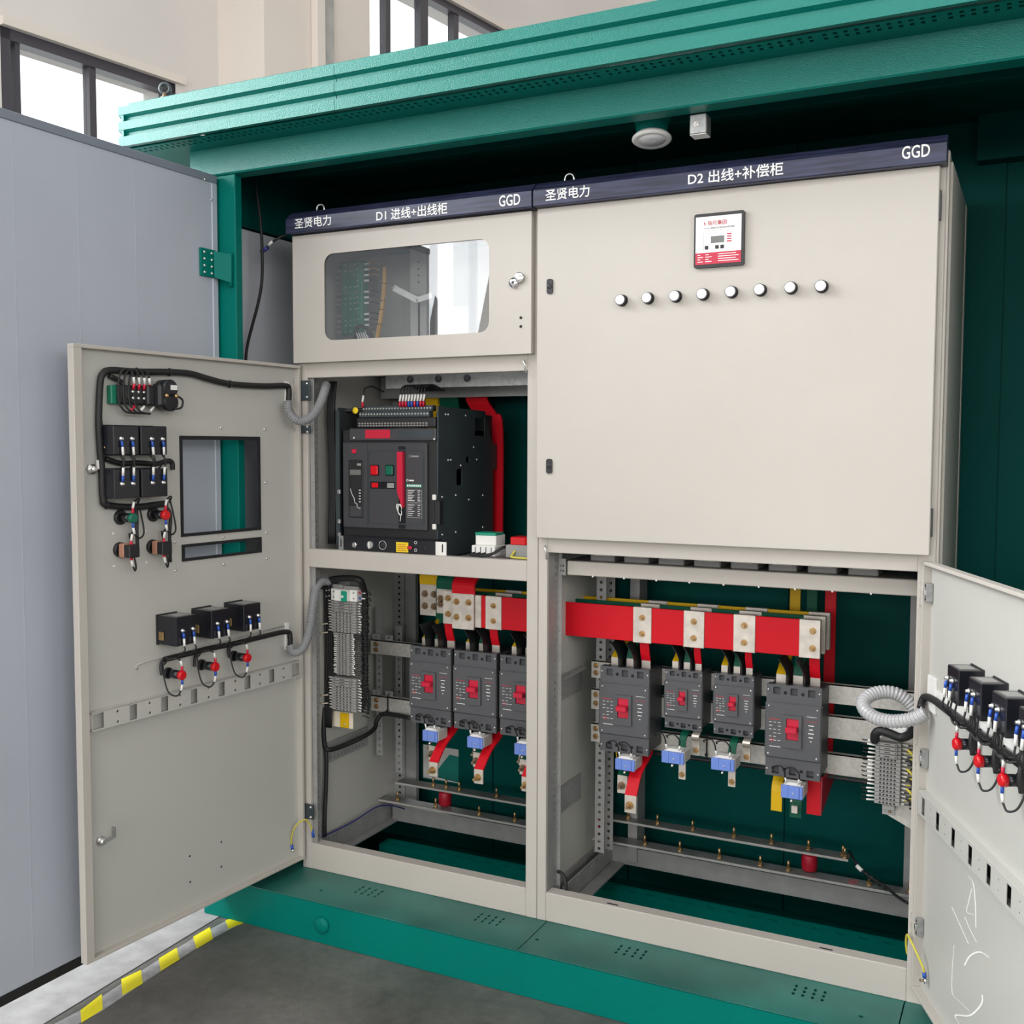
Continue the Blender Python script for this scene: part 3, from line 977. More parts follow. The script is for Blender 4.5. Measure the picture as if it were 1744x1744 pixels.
word(np2, '圣贤电力', 0.8389, 0.962, 1.9511, .030)
word(np2, 'D2 出线+补偿柜', 1.2203, 1.4496, 1.9514, .030)
word(np2, 'GGD', 1.7104, 1.7689, 1.9551, .028)
eyebolt(D2, (0.8725, .03, 2.008))
# upper door of D2
ud = MB().bbox(.8045, 1.7885, -.0246, -.001, 1.0579, 1.9256, .002).build('upper_door', 'cabinet_paint', D2, 'large blank upper door')
for u in (0, 1):
    c = Vector((0.843, -0.0246, 1.7211)) if u == 0 else Vector((0.844, -0.0246, 1.2503))
    MB().prism(rrect(c.x - .0085, c.x + .0085, c.z - .0195, c.z + .0195, .006, 4), (0, -.0246, 0), AX, AZ, .004).build('door_lock', 'black_plastic', ud)
    MB().lathe((c.x, -.0286, c.z), (0, -1, 0), [(.0065, 0), (.0065, .001), (.004, .0005)], 14).build('lock_barrel', 'black_gloss', ud)
for v in (0, 1):
    c = Vector((1.7929, -0.01, 1.8402)) if v == 0 else Vector((1.7917, -0.01, 1.1327))
    MB().box(1.7885, 1.7925, -.022, -.006, c.z - .032, c.z + .032).build('hinge_slot', 'black_plastic', ud)
hk = Vector((0.829, -0.004, 1.0228))
MB().tube([hk + Vector((-.005, 0, .012)), hk + Vector((-.002, -.012, .010)), hk + Vector((.002, -.012, -.004)), hk + Vector((.0, -.004, -.022))], .0028, 8).build('latch_hook', 'screw_steel', D2)

# ---- compensation controller and button row
cx0, cx1 = 1.2331, 1.3564
cz0, cz1 = 1.7385, 1.8679
CT = thing('power_controller', 'square black-framed controller with white and red face on the wide door', 'controller', (cx0, -.0246, cz0))
CY = -.0246
fb = .009
MB().prism(rrect(cx0, cx1, cz0, cz1, .005, 3), (0, CY, 0), AX, AZ, .010).build('bezel', 'black_plastic', CT)
fx0, fx1, fz0, fz1 = cx0 + .0045, cx1 - .0065, cz0 + .007, cz1 - .008
MB().box(fx0, fx1, CY - .0112, CY - .0098, fz0, fz1).build('face', 'screen_white', CT)
fw, fh = fx1 - fx0, fz1 - fz0
FY = CY - .0112


def fpos(a, b):
    return (fx0 + fw * a, FY, fz0 + fh * b)


MB().box(fx0, fx1, FY - .0004, FY, fz0, fz0 + fh * .245).build('red_band', 'screen_red', CT)
lettering('lettering', 'b 指月集团', CT, 'red_print', fpos(.43, .86), fw * .5, fh * .10, bold=.01)
lettering('lettering', 'JKW5C 智能无功功率自动补偿控制器', CT, 'black_plastic', fpos(.52, .75), fw * .66, fh * .05)
q0, q1 = fpos(.18, .28), fpos(.83, .70)
m = MB()
for a, b in ((q0[2], q0[2] + .0006), (q1[2] - .0006, q1[2])):
    m.box(q0[0], q1[0], FY - .0003, FY, a, b)
for a, b in ((q0[0], q0[0] + .0006), (q1[0] - .0006, q1[0])):
    m.box(a, b, FY - .0003, FY, q0[2], q1[2])
m.build('outline_print', 'terminal_grey', CT)
a, b = fpos(.34, .44), fpos(.63, .58)
MB().box(a[0], b[0], FY - .0008, FY, a[2], b[2]).build('display', 'lcd_grey', CT)
for k in range(4):
    c = fpos(.74, .455 + k * .05)
    MB().prism(rrect(c[0] - .006, c[0] + .006, c[2] - .0014, c[2] + .0014, .0012, 2), (0, FY, 0), AX, AZ, .0004).build('red_tag', 'screen_red', CT)
for a_ in (.245, .475, .59):
    c = fpos(a_, .35)
    MB().bbox(c[0] - .0042, c[0] + .0042, FY - .0022, FY, c[2] - .0042, c[2] + .0042, .0008).build('key', 'black_plastic', CT)
for k in range(12):
    c = fpos(.24 + k * .047, .645)
    MB().cyl((c[0], FY, c[2]), (c[0], FY - .0004, c[2]), .0009, 6).build('indicator_dot', 'terminal_grey', CT)
for col_, x_a, x_b in ((0, .05, .17), (1, .22, .36), (2, .50, .95)):
    for r in range(4):
        c = fpos(x_a, .05 + r * .048); d = fpos(x_b - (.06 if r % 2 else 0), 0)
        MB().box(c[0], d[0], FY - .0006, FY - .0004, c[2], c[2] + .0016).build('small_print', 'white_print', CT)

PB = [(1.0447, -0.0246, 1.6727), (1.1152, -0.0246, 1.6737), (1.1871, -0.0246, 1.6738), (1.2565, -0.0246, 1.6746), (1.3271, -0.0246, 1.6759), (1.3967, -0.0246, 1.6764), (1.4688, -0.0246, 1.6767), (1.5391, -0.0246, 1.6756)]
ORD = ['first', 'second', 'third', 'fourth', 'fifth', 'sixth', 'seventh', 'eighth']
for k, p in enumerate(PB):
    lab = 'white round indicator on the wide door, %s of the row counted from the black locks' % ORD[k]
    t = thing('indicator_lamp', lab, 'indicator', p, group='row of white indicators on the wide door')
    MB().lathe(p, (0, -1, 0), [(.0150, 0), (.0150, .003), (.0140, .005)], 24).build('base_ring', 'black_plastic', t)
    MB().lathe(Vector(p) + Vector((0, -.005, 0)), (0, -1, 0), [(.0135, 0), (.0140, .010), (.0135, .0125), (.0125, .013)], 24).build('collar', 'black_gloss', t)
    MB().lathe(Vector(p) + Vector((0, -.0172, 0)), (0, -1, 0), [(.0125, 0), (.0122, .0014), (.008, .0022), (.002, .0024)], 24).build('lens', 'lamp_white', t)


# ------------------------------------------------------------------ cross rails that carry the breakers
RY2, RY1 = .27, .31
for lab, za, zb in (('upper', .627, .678), ('middle', .534, .594), ('lower', .437, .492)):
    t = thing('mounting_rail', 'pale steel %s mounting rail across the wide cabinet behind the breakers' % lab, 'rail', (.85, RY2, za), group='mounting rails in the wide cabinet')
    MB().box(.848, 1.77, RY2, RY2 + .003, za, zb).box(.848, 1.77, RY2, RY2 + .02, zb - .003, zb).build('rail_strip', 'rail_steel', t)
    for dz in (.3, .72):
        hexbolt(t, (.862, RY2, za + (zb - za) * dz), (0, -1, 0), .006, .004)
for lab, za, zb in (('upper', .618, .664), ('lower', .427, .478)):
    t = thing('mounting_rail', 'pale steel %s mounting rail across the narrow cabinet behind the breakers' % lab, 'rail', (.03, RY1, za), group='mounting rails in the narrow cabinet')
    MB().box(.045, .78, RY1, RY1 + .003, za, zb).box(.045, .78, RY1, RY1 + .02, zb - .003, zb).build('rail_strip', 'rail_steel', t)
    for dz in (.3, .72):
        hexbolt(t, (.066, RY1, za + (zb - za) * dz), (0, -1, 0), .006, .004)
    for dx in (.0, .05):
        perf(t, 'end_clip', (.05 + dx, RY1 + .004, zb + .002), AX, AZ, .03, .018, (.015,), pitch=.05, z0=.009, r=.004)

PH = ('yellow_sleeve', 'green_sleeve', 'red_sleeve')
PHN = ('yellow', 'green', 'red')
BARY = (.30, .235, .165)


def breaker(label, x0, x1, z0, z1, yf, yb, small=False, links=True, cat='breaker', tails=None):
    w, h = x1 - x0, z1 - z0
    t = thing('circuit_breaker', label, cat, ((x0 + x1) / 2, yb, z0), group='moulded case circuit breakers')
    MB().bbox(x0 + .001, x1 - .001, yf + .014, yb, z0 + .03 * h, z1 - .03 * h, .002).build('body', 'breaker_dark', t)
    fz = (z0 + h * (.205 if not small else .20), z1 - h * (.19 if not small else .18))
    # terminal shrouds with square wire windows and screw slots
    for top in (True, False):
        za, zb = (fz[1], z1) if top else (z0, fz[0])
        hs = []
        for k in range(3):
            c = x0 + w * (.19 + .315 * k)
            s = w * .066
            zc = (z1 - h * .065) if top else (z0 + h * .065)
            hs.append(rrect(c - s, c + s, zc - s, zc + s, .002, 2))
        for k in range(2):
            c = x0 + w * (.35 + .315 * k)
            zc = (z1 - h * .082) if top else (z0 + h * .082)
            hs.append(ngon(c, zc, w * .034, 8))
        MB().plate(rect(x0, x1, za, zb), hs, (0, yf + .016, 0), AX, AZ, .010).build('terminal_shroud', 'breaker_grey', t)
        MB().box(x0 + .002, x1 - .002, yf + .0165, yf + .03, za, zb).build('terminal_recess', 'black_plastic', t)
        for sx in (x0 + w * .035, x1 - w * .035):
            screw(t, (sx, yf + .006, (za + zb) / 2 + h * (.035 if top else -.03)), (0, -1, 0), w * .022)
    # cover
    MB().bbox(x0 - .002, x1 + .002, yf, yf + .018, fz[0], fz[1], .003).build('front_cover', 'breaker_grey', t)
    ch = fz[1] - fz[0]
    for a in (.06, .94):
        for b in (.07, .93):
            screw(t, (x0 + w * a, yf, fz[0] + ch * b), (0, -1, 0), .0032, name='cover_screw')
    # escutcheon and toggle
    ex0, ex1 = (x0 + w * .33, x0 + w * .67) if not small else (x0 + w * .36, x0 + w * .63)
    ez0, ez1 = fz[0] + ch * .22, fz[1] - ch * .20
    hx0, hx1 = ex0 + (ex1 - ex0) * .17, ex1 - (ex1 - ex0) * .17
    hz0, hz1 = ez0 + (ez1 - ez0) * .24, ez1 - (ez1 - ez0) * .10
    MB().plate(rect(ex0, ex1, ez0, ez1), [rect(hx0, hx1, hz0, hz1)], (0, yf, 0), AX, AZ, .006).build('escutcheon', 'breaker_grey', t)
    tg = MB().box(hx0 + .0005, hx1 - .0005, yf - .002, yf + .004, hz0 + .0005, hz1 - .0005).build('toggle', 'red_handle', t)
    hm = hz0 + (hz1 - hz0) * .52
    tw = (hz1 - hz0) * .13
    MB().bbox(hx0 + .001, hx1 - .001, yf - .024, yf - .002, hm - tw, hm + tw, .0015).build('toggle_grip', 'red_handle', tg)
    # small print
    pl = MB()
    for r in range(6):
        for c in range(3):
            if (r * 3 + c) % 5 != 4:
                pl.box(x0 + w * (.07 + c * .08), x0 + w * (.115 + c * .08 + .01 * (r % 2)), yf - .0003, yf, fz[1] - ch * (.36 + r * .065), fz[1] - ch * (.352 + r * .065))
    pl.box(x0 + w * .75, x0 + w * .93, yf - .0003, yf, fz[1] - ch * .20, fz[1] - ch * .193)
    for r, ww in enumerate((.10, .07, .10, .08, .03)):
        pl.box(x0 + w * (.83 - ww / 2), x0 + w * (.83 + ww / 2), yf - .0003, yf, fz[1] - ch * (.36 + r * .07), fz[1] - ch * (.345 + r * .07))
    pl.box(x0 + w * .08, x0 + w * .28, yf - .0003, yf, fz[0] + ch * .20, fz[0] + ch * .21)
    pl.build('small_print', 'white_print', t)
    MB().box(x0 + w * .06, x0 + w * .27, yf - .0004, yf, fz[1] - ch * .31, fz[1] - ch * .297).build('red_rule', 'red_print', t)
    MB().box(x0 + w * .72, x0 + w * .94, yf - .0004, yf, fz[1] - ch * .285, fz[1] - ch * .277).build('red_rule', 'red_print', t)
    bx, bz = x0 + w * .12, fz[0] + ch * .32
    MB().plate(rect(bx - w * .03, bx + w * .03, bz - w * .03, bz + w * .03), [rect(bx - w * .02, bx + w * .02, bz - w * .02, bz + w * .02)], (0, yf, 0), AX, AZ, .0004).build('red_mark', 'red_print', t)
    # phase barriers: thin black plates between the poles, bent back under the bars
    for top in (True, False):
        for k in range(2):
            c = x0 + w * (.35 + .315 * k)
            if top:
                pth = [(c, z1 - .03), (c, z1 + .02), (c - .006, z1 + .042), (c - .022, z1 + .066)]
            else:
                if small:
                    continue
                pth = [(c, z0 + .02), (c, z0 - .02), (c + .002, z0 - .034)]
            mb = MB()
            mb.strip([(q.x, (yf + .012 + .25) / 2, q.y) for q in smooth_path([(p[0], p[1], 0) for p in pth], 4)], .25 - yf - .012, .0012, AY)
            mb.build('phase_barrier', 'black_plastic', t)
    # incoming links up to the three bars
    if links:
        lw = .026 if not small else .018
        for k in range(3):
            c = x0 + w * (.19 + .315 * k)
            yb_ = BARY[k] - .004 if k < 2 else .182
            P = [(c, .205, z1 - .02), (c, .205, z1 + .016), (c, (.205 + yb_) / 2, z1 + .042), (c, yb_, z1 + .066), (c, yb_, .80)] if k < 2 else [(c, .205, z1 - .02), (c, .204, z1 + .016), (c, .192, z1 + .045), (c, yb_, .79)]
            P = [Vector(p) for p in P]
            lk_ = MB().strip(smooth_path(P[1:], 4), lw, .005, AX).build('link_bar', PH[k], t, '%s sleeved link bar' % PHN[k])
            MB().strip([P[0], P[1] + Vector((0, -.0005, .002))], lw * .96, .0055, AX).build('bare_tip', 'tinned_copper', lk_)
    return t


B = {}
XA = [0.2953, 0.4393, 0.4535, 0.5952, 0.6078, 0.7472]
WB = .143
for i, lab in enumerate(('dark grey breaker with red toggle beside the terminal rail in the narrow cabinet', 'dark grey breaker between two others in the narrow cabinet', 'dark grey breaker half hidden behind the middle post in the narrow cabinet')):
    x0 = (.2953, .4500, .6060)[i]
    B['d1_%d' % i] = breaker(lab, x0, x0 + WB, .455, .692, .15, .31)
B['a'] = breaker('large dark grey breaker next to the middle post in the wide cabinet', .9215, .9215 + .144, .450, .690, .15, .27)
B['b'] = breaker('small dark grey breaker next to the large one by the middle post', 1.1045, 1.2085, .533, .695, .17, .27, True)
B['c'] = breaker('small dark grey breaker next to the large one by the open door', 1.2415, 1.3485, .533, .697, .17, .27, True)
B['d'] = breaker('large dark grey breaker nearest the grey coiled hose in the wide cabinet', 1.3865, 1.5265, .447, .688, .15, .27)

# ------------------------------------------------------------------ busbars through both cabinets
BZ0, BZ1 = .765, .861
BX1 = 1.519
for k in (2, 1, 0):
    y = BARY[k]
    t = thing('busbar', 'long flat %s sleeved busbar running through both cabinets' % PHN[k], 'busbar', (.44, y, BZ0), group='horizontal phase busbars')
    xs = .412 if k == 2 else (.335 if k == 1 else .262)
    MB().bbox(xs + .004, BX1 - .002, y, y + .008, BZ0, BZ1, .001).build('bar_sleeve', PH[k], t)
    cl = [(.5535, .6065), (1.0149, 1.0676), (1.159, 1.2158), (1.2952, 1.3527), (1.466, 1.5189)]
    for a, b in cl:
        c = MB().bbox(a - (.003 if k < 2 else 0), b, y - .0045, y + .012, BZ0 - .0015, BZ1 + .0015, .0008).build('joint_plate', 'tinned_copper', t)
        if k == 2:
            for z in (BZ0 + .024, BZ1 - .027):
                hexbolt(c, ((a + b) / 2 + (.0 if b < 1.5 else .008), y - .0045, z), (0, -1, 0), .0066, .006)
    if k == 2:
        c = MB().bbox(.5185, .5385, y - .004, y + .012, BZ0, BZ1 + .001, .0008).build('joint_plate', 'tinned_copper', t)
        c = MB().bbox(0.4428, 0.517, y - .010, y - .001, BZ0 - .008, BZ1 + .006, .001).build('joint_plate', 'tinned_copper', t)
        for a in (0.4588, 0.4998):
            for z in (BZ0 + .028, BZ1 - .022):
                hexbolt(c, (a, y - .010, z), (0, -1, 0), .0075, .008)
        c = MB().bbox(0.4102, 0.4417, y - .007, y - .001, BZ0 + .004, BZ1 + .008, .001).build('joint_plate', 'tinned_copper', t)
        for z in (BZ0 + .034, BZ1 - .014):
            hexbolt(c, (0.4284, y - .007, z), (0, -1, 0), .0075, .008)
# risers from the air circuit breaker down to the bars in the narrow cabinet
for k, (ua, ub) in enumerate(((0.2743, 0.3385), (0.362, 0.4191), (0.4485, 0.5244))):
    y = (.25, .205, .150)[k]
    zt = (0.8708, 0.8667, 0.8653)[k]
    t = thing('riser_bar', '%s sleeved riser bar rising behind the shelf of the narrow cabinet' % PHN[k], 'busbar', (ua, y, BZ0), group='riser bars in the narrow cabinet')
    MB().strip(smooth_path([((ua + ub) / 2, y, zt), ((ua + ub) / 2, y + .002, zt + .03), ((ua + ub) / 2 + .004, y + .03, zt + .06), ((ua + ub) / 2 + .004, y + .05, .966)], 5), ub - ua, .008, AX).build('bar_sleeve', PH[k], t)
    if k < 2:
        zl = (0.7725, 0.7906)[k]
        c = MB().bbox(ua, ub, y - .004, y + .004, zl, zt, .001).build('bare_end', 'tinned_copper', t)
        for z in (zl + .03, zt - .03):
            hexbolt(c, (ua + (ub - ua) * (.3 if k == 0 else .25), y - .004, z), (0, -1, 0), .0085, .006, 'bronze_bolt')
            if k == 0:
                hexbolt(c, (ua + (ub - ua) * .82, y - .004, z), (0, -1, 0), .0085, .006, 'bronze_bolt')
# rear risers in the wide cabinet
for k, (a, b) in enumerate(((1.3805, 1.4101), (1.428, 1.4572), (1.4781, 1.5084))):
    t = thing('riser_bar', '%s sleeved riser bar at the back of the wide cabinet' % PHN[k], 'busbar', (a, .45, .45), group='riser bars in the wide cabinet')
    MB().bbox(a, b, .45, .457, (.78, .78, .40)[k], 1.05, .001).build('bar_sleeve', PH[k], t)

# ------------------------------------------------------------------ outgoing tails and current transformers


def ct(label, x0, x1, z0, z1, yf, white=True, wires=True):
    t = thing('current_transformer', label, 'transformer', ((x0 + x1) / 2, yf, z0), group='blue fronted current transformers')
    m_ = (x0 + x1) / 2
    w = x1 - x0
    MB().bbox(x0 + .003, x1 + .001, yf + .006, yf + .062, z0 + .002, z1 + .002, .002).build('core_case', 'ct_grey', t)
    MB().bbox(x0, x0 + w * .34, yf, yf + .007, z0, z1, .0015).bbox(x1 - w * .16, x1, yf, yf + .007, z0, z1, .0015).bbox(x0 + w * .33, x1 - w * .15, yf - .002, yf + .007, z0 + .001, z1 - .001, .0015).build('front_cap', 'blue_ct', t)
    screw(t, (m_ + w * .06, yf - .002, (z0 + z1) / 2 - .002), (0, -1, 0), .0028)
    MB().bbox(x0 + w * .16, x1 - w * .12, yf + .004, yf + .03, z1, z1 + .008, .001).build('terminal_cover', 'white_plastic', t)
    MB().tube([(m_, yf + .008, z0 - .001), (m_ - .001, yf - .002, z0 - .007)], .0032, 8).build('clip', 'screw_steel', t)
    if wires:
        for s in (-1, 1):
            a = Vector((m_ + s * w * .28, yf + .004, z1 + .006))
            MB().cyl(a, a + Vector((s * .002, -.002, .014)), .0026, 8).build('wire_marker', 'white_plastic', t)
            MB().tube([a + Vector((s * .002, -.002, .013)), a + Vector((s * .003, -.008, .03)), a + Vector((-.012, -.012, .045)), a + Vector((-.035, .0, .036)), a + Vector((-.045, .04, .02))], .0019, 6).build('wire', 'black_rubber', t)
    return t


def tail(label, pts, width, material, tipz, bolt=True, bmat='brass', n=None):
    t = thing('outgoing_bar', label, 'busbar', pts[0], group='outgoing tail bars below the breakers')
    P = [Vector(p) for p in pts]
    MB().strip(smooth_path(P, 4), width, .006, AX).build('bar_sleeve', material, t)
    e = P[-1]
    if tipz:
        MB().bbox(e.x - width / 2, e.x + width / 2, e.y - .003, e.y + .003, e.z - tipz, e.z + .001, .0008).build('bare_tip', 'tinned_copper', t)
        if bolt:
            hexbolt(t, (e.x - .002, e.y - .003, e.z - tipz * .55), (0, -1, 0), .0085, .016, bmat)
    return t


for i, (nm, where) in enumerate((('d1_0', 'first breaker of the narrow cabinet'), ('d1_1', 'middle breaker of the narrow cabinet'), ('d1_2', 'half hidden breaker of the narrow cabinet'))):
    x0 = (.2953, .4500, .6060)[i]
    c3 = x0 + WB * .82
    tail('red tail bar with a brass stud below the %s' % where, [(c3 + .004, .22, .47), (c3 + .004, .215, .44), (c3 - .006, .16, .40), (c3 - .012, .118, .352)], .030, 'red_sleeve', .042)
    tail('green tail bar with a dull stud below the %s' % where, [(x0 + WB * .55, .24, .47), (x0 + WB * .53, .235, .44), (x0 + WB * .5, .17, .385)], .026, 'green_sleeve', .045, bmat='bronze_bolt')
    tail('yellow tail bar with a dull stud below the %s' % where, [(x0 + WB * .22, .25, .47), (x0 + WB * .24, .24, .43), (x0 + WB * .30, .22, .39)], .024, 'yellow_sleeve', .04, bmat='bronze_bolt')
    ct('blue fronted transformer under the %s' % where, x0 + .063, x0 + .063 + .052, .412, .445, .122)
x0 = .9215
tail('red tail bar with a brass stud below the large breaker by the middle post', [(x0 + .117, .22, .46), (x0 + .117, .215, .44), (x0 + .108, .16, .40), (x0 + .106, .122, .345)], .034, 'red_sleeve', .048)
tail('green tail bar with a dull stud below the large breaker by the middle post', [(x0 + .072, .24, .46), (x0 + .07, .235, .43), (x0 + .068, .16, .385)], .030, 'green_sleeve', .05, bmat='bronze_bolt')
tail('yellow tail bar below the large breaker by the middle post', [(x0 + .03, .25, .46), (x0 + .03, .24, .43), (x0 + .035, .23, .41)], .026, 'yellow_sleeve', .03, bolt=False)
ct('blue fronted transformer under the large breaker by the middle post', .9805, 1.0373, .412, .443, .122)
for nm, x0, x1, wh in (('b', 1.1045, 1.2085, 'small breaker near the middle post'), ('c', 1.2415, 1.3485, 'small breaker near the open door')):
    w = x1 - x0
    cc = x0 + .041
    ct('blue and white transformer under the %s' % wh, cc - .031, cc + .031, .451, .483, .12, wires=True)
    tail('green tail bar through the transformer under the %s' % wh, [(x0 + w * .52, .215, .55), (x0 + w * .52, .21, .53), (x0 + w * .48, .18, .50), (cc + .012, .165, .44)], .020, 'green_sleeve', .0, bolt=False)
    tb = thing('outgoing_bar', 'bare tail tip hanging below the transformer under the %s' % wh, 'busbar', (cc + .014, .165, .40), group='outgoing tail bars below the breakers')
    MB().bbox(cc + .004, cc + .024, .162, .168, .398, .444, .001).build('bare_tip', 'tinned_copper', tb)
    hexbolt(tb, (cc + .014, .162, .412), (0, -1, 0), .006, .006)
    st = thing('outgoing_bar', 'bent bare strap at the outer pole of the %s' % wh, 'busbar', (x0 + w * .82, .2, .47), group='outgoing tail bars below the breakers')
    MB().strip(smooth_path([(x0 + w * .84, .215, .55), (x0 + w * .84, .20, .53), (x0 + w * .82, .18, .515), (x0 + w * .80, .195, .50), (x0 + w * .80, .20, .46)], 4), .020, .005, AX).build('strap', 'tinned_copper', st)
    hexbolt(st, (x0 + w * .80, .197, .474), (0, -1, 0), .006, .006)
x0 = 1.3865
ct('blue fronted transformer under the large breaker by the grey hose', 1.4359, 1.4906, 0.4035, 0.4371, .12)
tail('yellow tail bar below the large breaker by the grey hose', [(x0 + .027, .22, .46), (x0 + .027, .215, .44), (x0 + .025, .19, .41), (x0 + .025, .185, .345)], .028, 'yellow_sleeve', 0)
tail('green tail bar below the large breaker by the grey hose', [(x0 + .072, .22, .46), (x0 + .072, .22, .42), (x0 + .075, .19, .385), (x0 + .075, .185, .335)], .030, 'green_sleeve', 0)
gt = thing('outgoing_bar', 'bare square tip on the green tail by the grey hose', 'busbar', (x0 + .075, .182, .35), group='outgoing tail bars below the breakers')
MB().bbox(x0 + .066, x0 + .082, .172, .182, .349, .369, .001).build('bare_tip', 'tinned_copper', gt)
t = thing('outgoing_bar', 'broad dark red tail bar bent back below the large breaker by the grey hose', 'busbar', (x0 + .125, .2, .34), group='outgoing tail bars below the breakers')
MB().strip([(x0 + .117, .21, .47), (x0 + .117, .205, .44), (x0 + .117, .20, .345)], .034, .006, AX).build('bar_sleeve', 'red_sleeve', t)
MB().add([(x0 + .134, .198, .345), (x0 + .134, .205, .445), (x0 + .142, .36, .43), (x0 + .142, .34, .405), (x0 + .138, .198, .345), (x0 + .138, .205, .445), (x0 + .146, .36, .43), (x0 + .146, .34, .405)],
         [(0, 1, 2, 3), (7, 6, 5, 4), (0, 1, 5, 4), (1, 2, 6, 5), (2, 3, 7, 6), (3, 0, 4, 7)]).build('side_flag', 'insulator_red', t)

# ------------------------------------------------------------------ earth and neutral bars low in the cabinets
pe = thing('earth_bar', 'long dull earth bar lying lowest across both cabinets', 'busbar', (.03, .385, .1), group='bars on the cabinet floor')
MB().bbox(.02, 1.77, .385, .435, .094, .100, .001).build('bar', 'dull_bar', pe)
MB().bbox(.02, 1.77, .384, .386, .0935, .1005, .0005).build('bar_edge', 'bar_bright', pe)
ne = thing('neutral_bar', 'long dull neutral bar raised on red insulators across both cabinets', 'busbar', (.08, .41, .16), group='bars on the cabinet floor')
MB().bbox(.075, 1.563, .41, .46, .154, .160, .001).build('bar', 'dull_bar', ne)
MB().bbox(.075, 1.563, .409, .411, .1535, .1605, .0005).build('bar_edge', 'bar_bright', ne)


def stud(parent, x, y, z):
    m = MB()
    m.cyl((x, y, z), (x, y, z + .003), .0085, 10).cyl((x, y, z + .003), (x, y, z + .010), .0065, 6, smooth=False).cyl((x, y, z + .010), (x, y, z + .028), .0038, 8)
    m.build('stud', 'brass', parent)


for px in (.085, .235, .40, .53, .66, .70, .86, .97, 1.08, 1.20, 1.32, 1.40, 1.62, 1.725):
    stud(pe, px, .408, .100)
for px in (.21, .26, .31, .45, .58, .71, .83, .905, 1.0, 1.11, 1.235, 1.345, 1.45, 1.545):
    stud(ne, px, .435, .160)
stud(ne, 1.552, .42, .160)
for px, wh in ((.262, 'in the narrow cabinet'), (.80, 'beside the middle post'), (1.455, 'at the end of the neutral bar')):
    t = thing('standoff_insulator', 'dark red standoff insulator %s' % wh, 'insulator', (px, .425, .10), group='red standoff insulators')
    MB().lathe((px, .425, .101), (0, 0, 1), [(.009, 0), (.009, .004), (.021, .005), (.0225, .010), (.0225, .044), (.021, .049), (.009, .0495), (.009, .0525)], 8).build('insulator_body', 'insulator_red', t)
sy = thing('earth_symbol', 'round red earth symbol sticker on the lowest bar', 'sticker', (1.578, 0.4072, 0.1005))
c = Vector((1.578, 0.4069, 0.1006))
MB().ring(c, AZ, .0135, .0008, 20, 4).box(c.x - .009, c.x + .009, c.y - .001, c.y + .001, c.z, c.z + .0005).box(c.x - .001, c.x + .001, c.y - .008, c.y + .006, c.z, c.z + .0005).build('symbol', 'red_print', sy)

# grey capacitor tops peeping over the inner rail of the wide cabinet
for k in range(8):
    xa = 0.8985 + k * .0985
    t = thing('contactor', 'grey contactor showing above the inner rail, %s from the middle post' % ORD[k], 'contactor', (xa, .16, RZ1), group='contactors behind the inner rail')
    MB().bbox(xa, xa + .072, .13, .22, RZ1 - .005, RZ1 + .085, .003).build('housing', 'terminal_grey', t)
    MB().bbox(xa + .01, xa + .06, .125, .131, RZ1 + .012, RZ1 + .03, .001).build('front_strip', 'white_plastic', t)


# ------------------------------------------------------------------ air circuit breaker on the shelf of the narrow cabinet
AC = thing('air_circuit_breaker', 'large black draw-out air circuit breaker with red lever on the shelf', 'breaker', (.28, .2, .974))
FY0 = .05
MB().box(.118, .448, FY0 + .012, .40, .985, 1.35).build('core', 'black_plastic', AC)
# chassis side plates: outline with the stepped rear edge, with cut-outs
sp = [(.055, .978), (.40, .978), (.40, 1.23), (.425, 1.23), (.425, 1.31), (.40, 1.31), (.345, 1.412), (.06, 1.418)]
cuts = [ngon(.235, 1.262, .012, 6), rrect(.165, .20, 1.185, 1.235, .008, 3), rect(.28, .345, 1.335, 1.39)]
pr_ = MB().plate(sp, cuts, (.449, 0, 0), AY, AZ, .004).build('side_plate', 'acb_steel', AC)
MB().box(.440, .448, .07, .40, .99, 1.40).build('side_liner', 'black_plastic', AC)
MB().plate(sp, [], (.098, 0, 0), AY, AZ, .004).build('side_plate', 'acb_steel', AC)
MB().box(.098, .112, .05, .056, .98, 1.41).build('side_flange', 'acb_steel', AC)
for y, z in ((.10, 1.395), (.115, 1.395), (.22, 1.395), (.13, 1.262), (.115, 1.262), (.27, 1.30), (.19, 1.245), (.29, 1.262), (.08, 1.155), (.16, 1.157), (.24, 1.14), (.08, 1.045), (.16, 1.047), (.33, 1.15), (.33, 1.05)):
    screw(AC, (.453, y, z), (1, 0, 0), .004, name='plate_screw')
MB().bbox(.445, .461, .05, .075, 1.075, 1.145, .002).build('guide_block', 'black_plastic', AC)
for z in (1.07, 1.155):
    MB().bbox(.440, .452, .044, .052, z - .008, z + .008, .002).build('latch_tab', 'white_plastic', AC)
for z in (1.035, 1.075, 1.165):
    MB().bbox(.106, .116, .044, .054, z - .008, z + .006, .002).build('latch_tab', 'galvanised', AC)
# main moulded face
MB().bbox(.123, .4185, FY0, FY0 + .014, 1.0560, 1.3130, .003).build('face', 'acb_face', AC)
fx = (.123, .4185)
MB().box(0.2139, 0.2139 + .0012, FY0 - .0006, FY0, 1.058, 1.311).build('face_joint', 'black_plastic', AC)
RX0, RX1 = 0.216, 0.41
m = MB()
ro = rrect(RX0, RX1, 1.072, 1.292, .010, 4)
ri = rrect(RX0 + .0035, RX1 - .0035, 1.0755, 1.2885, .008, 4)
m.plate(ro, [ri], (0, FY0, 0), AX, AZ, .0012)
m.build('face_border', 'acb_steel', AC)
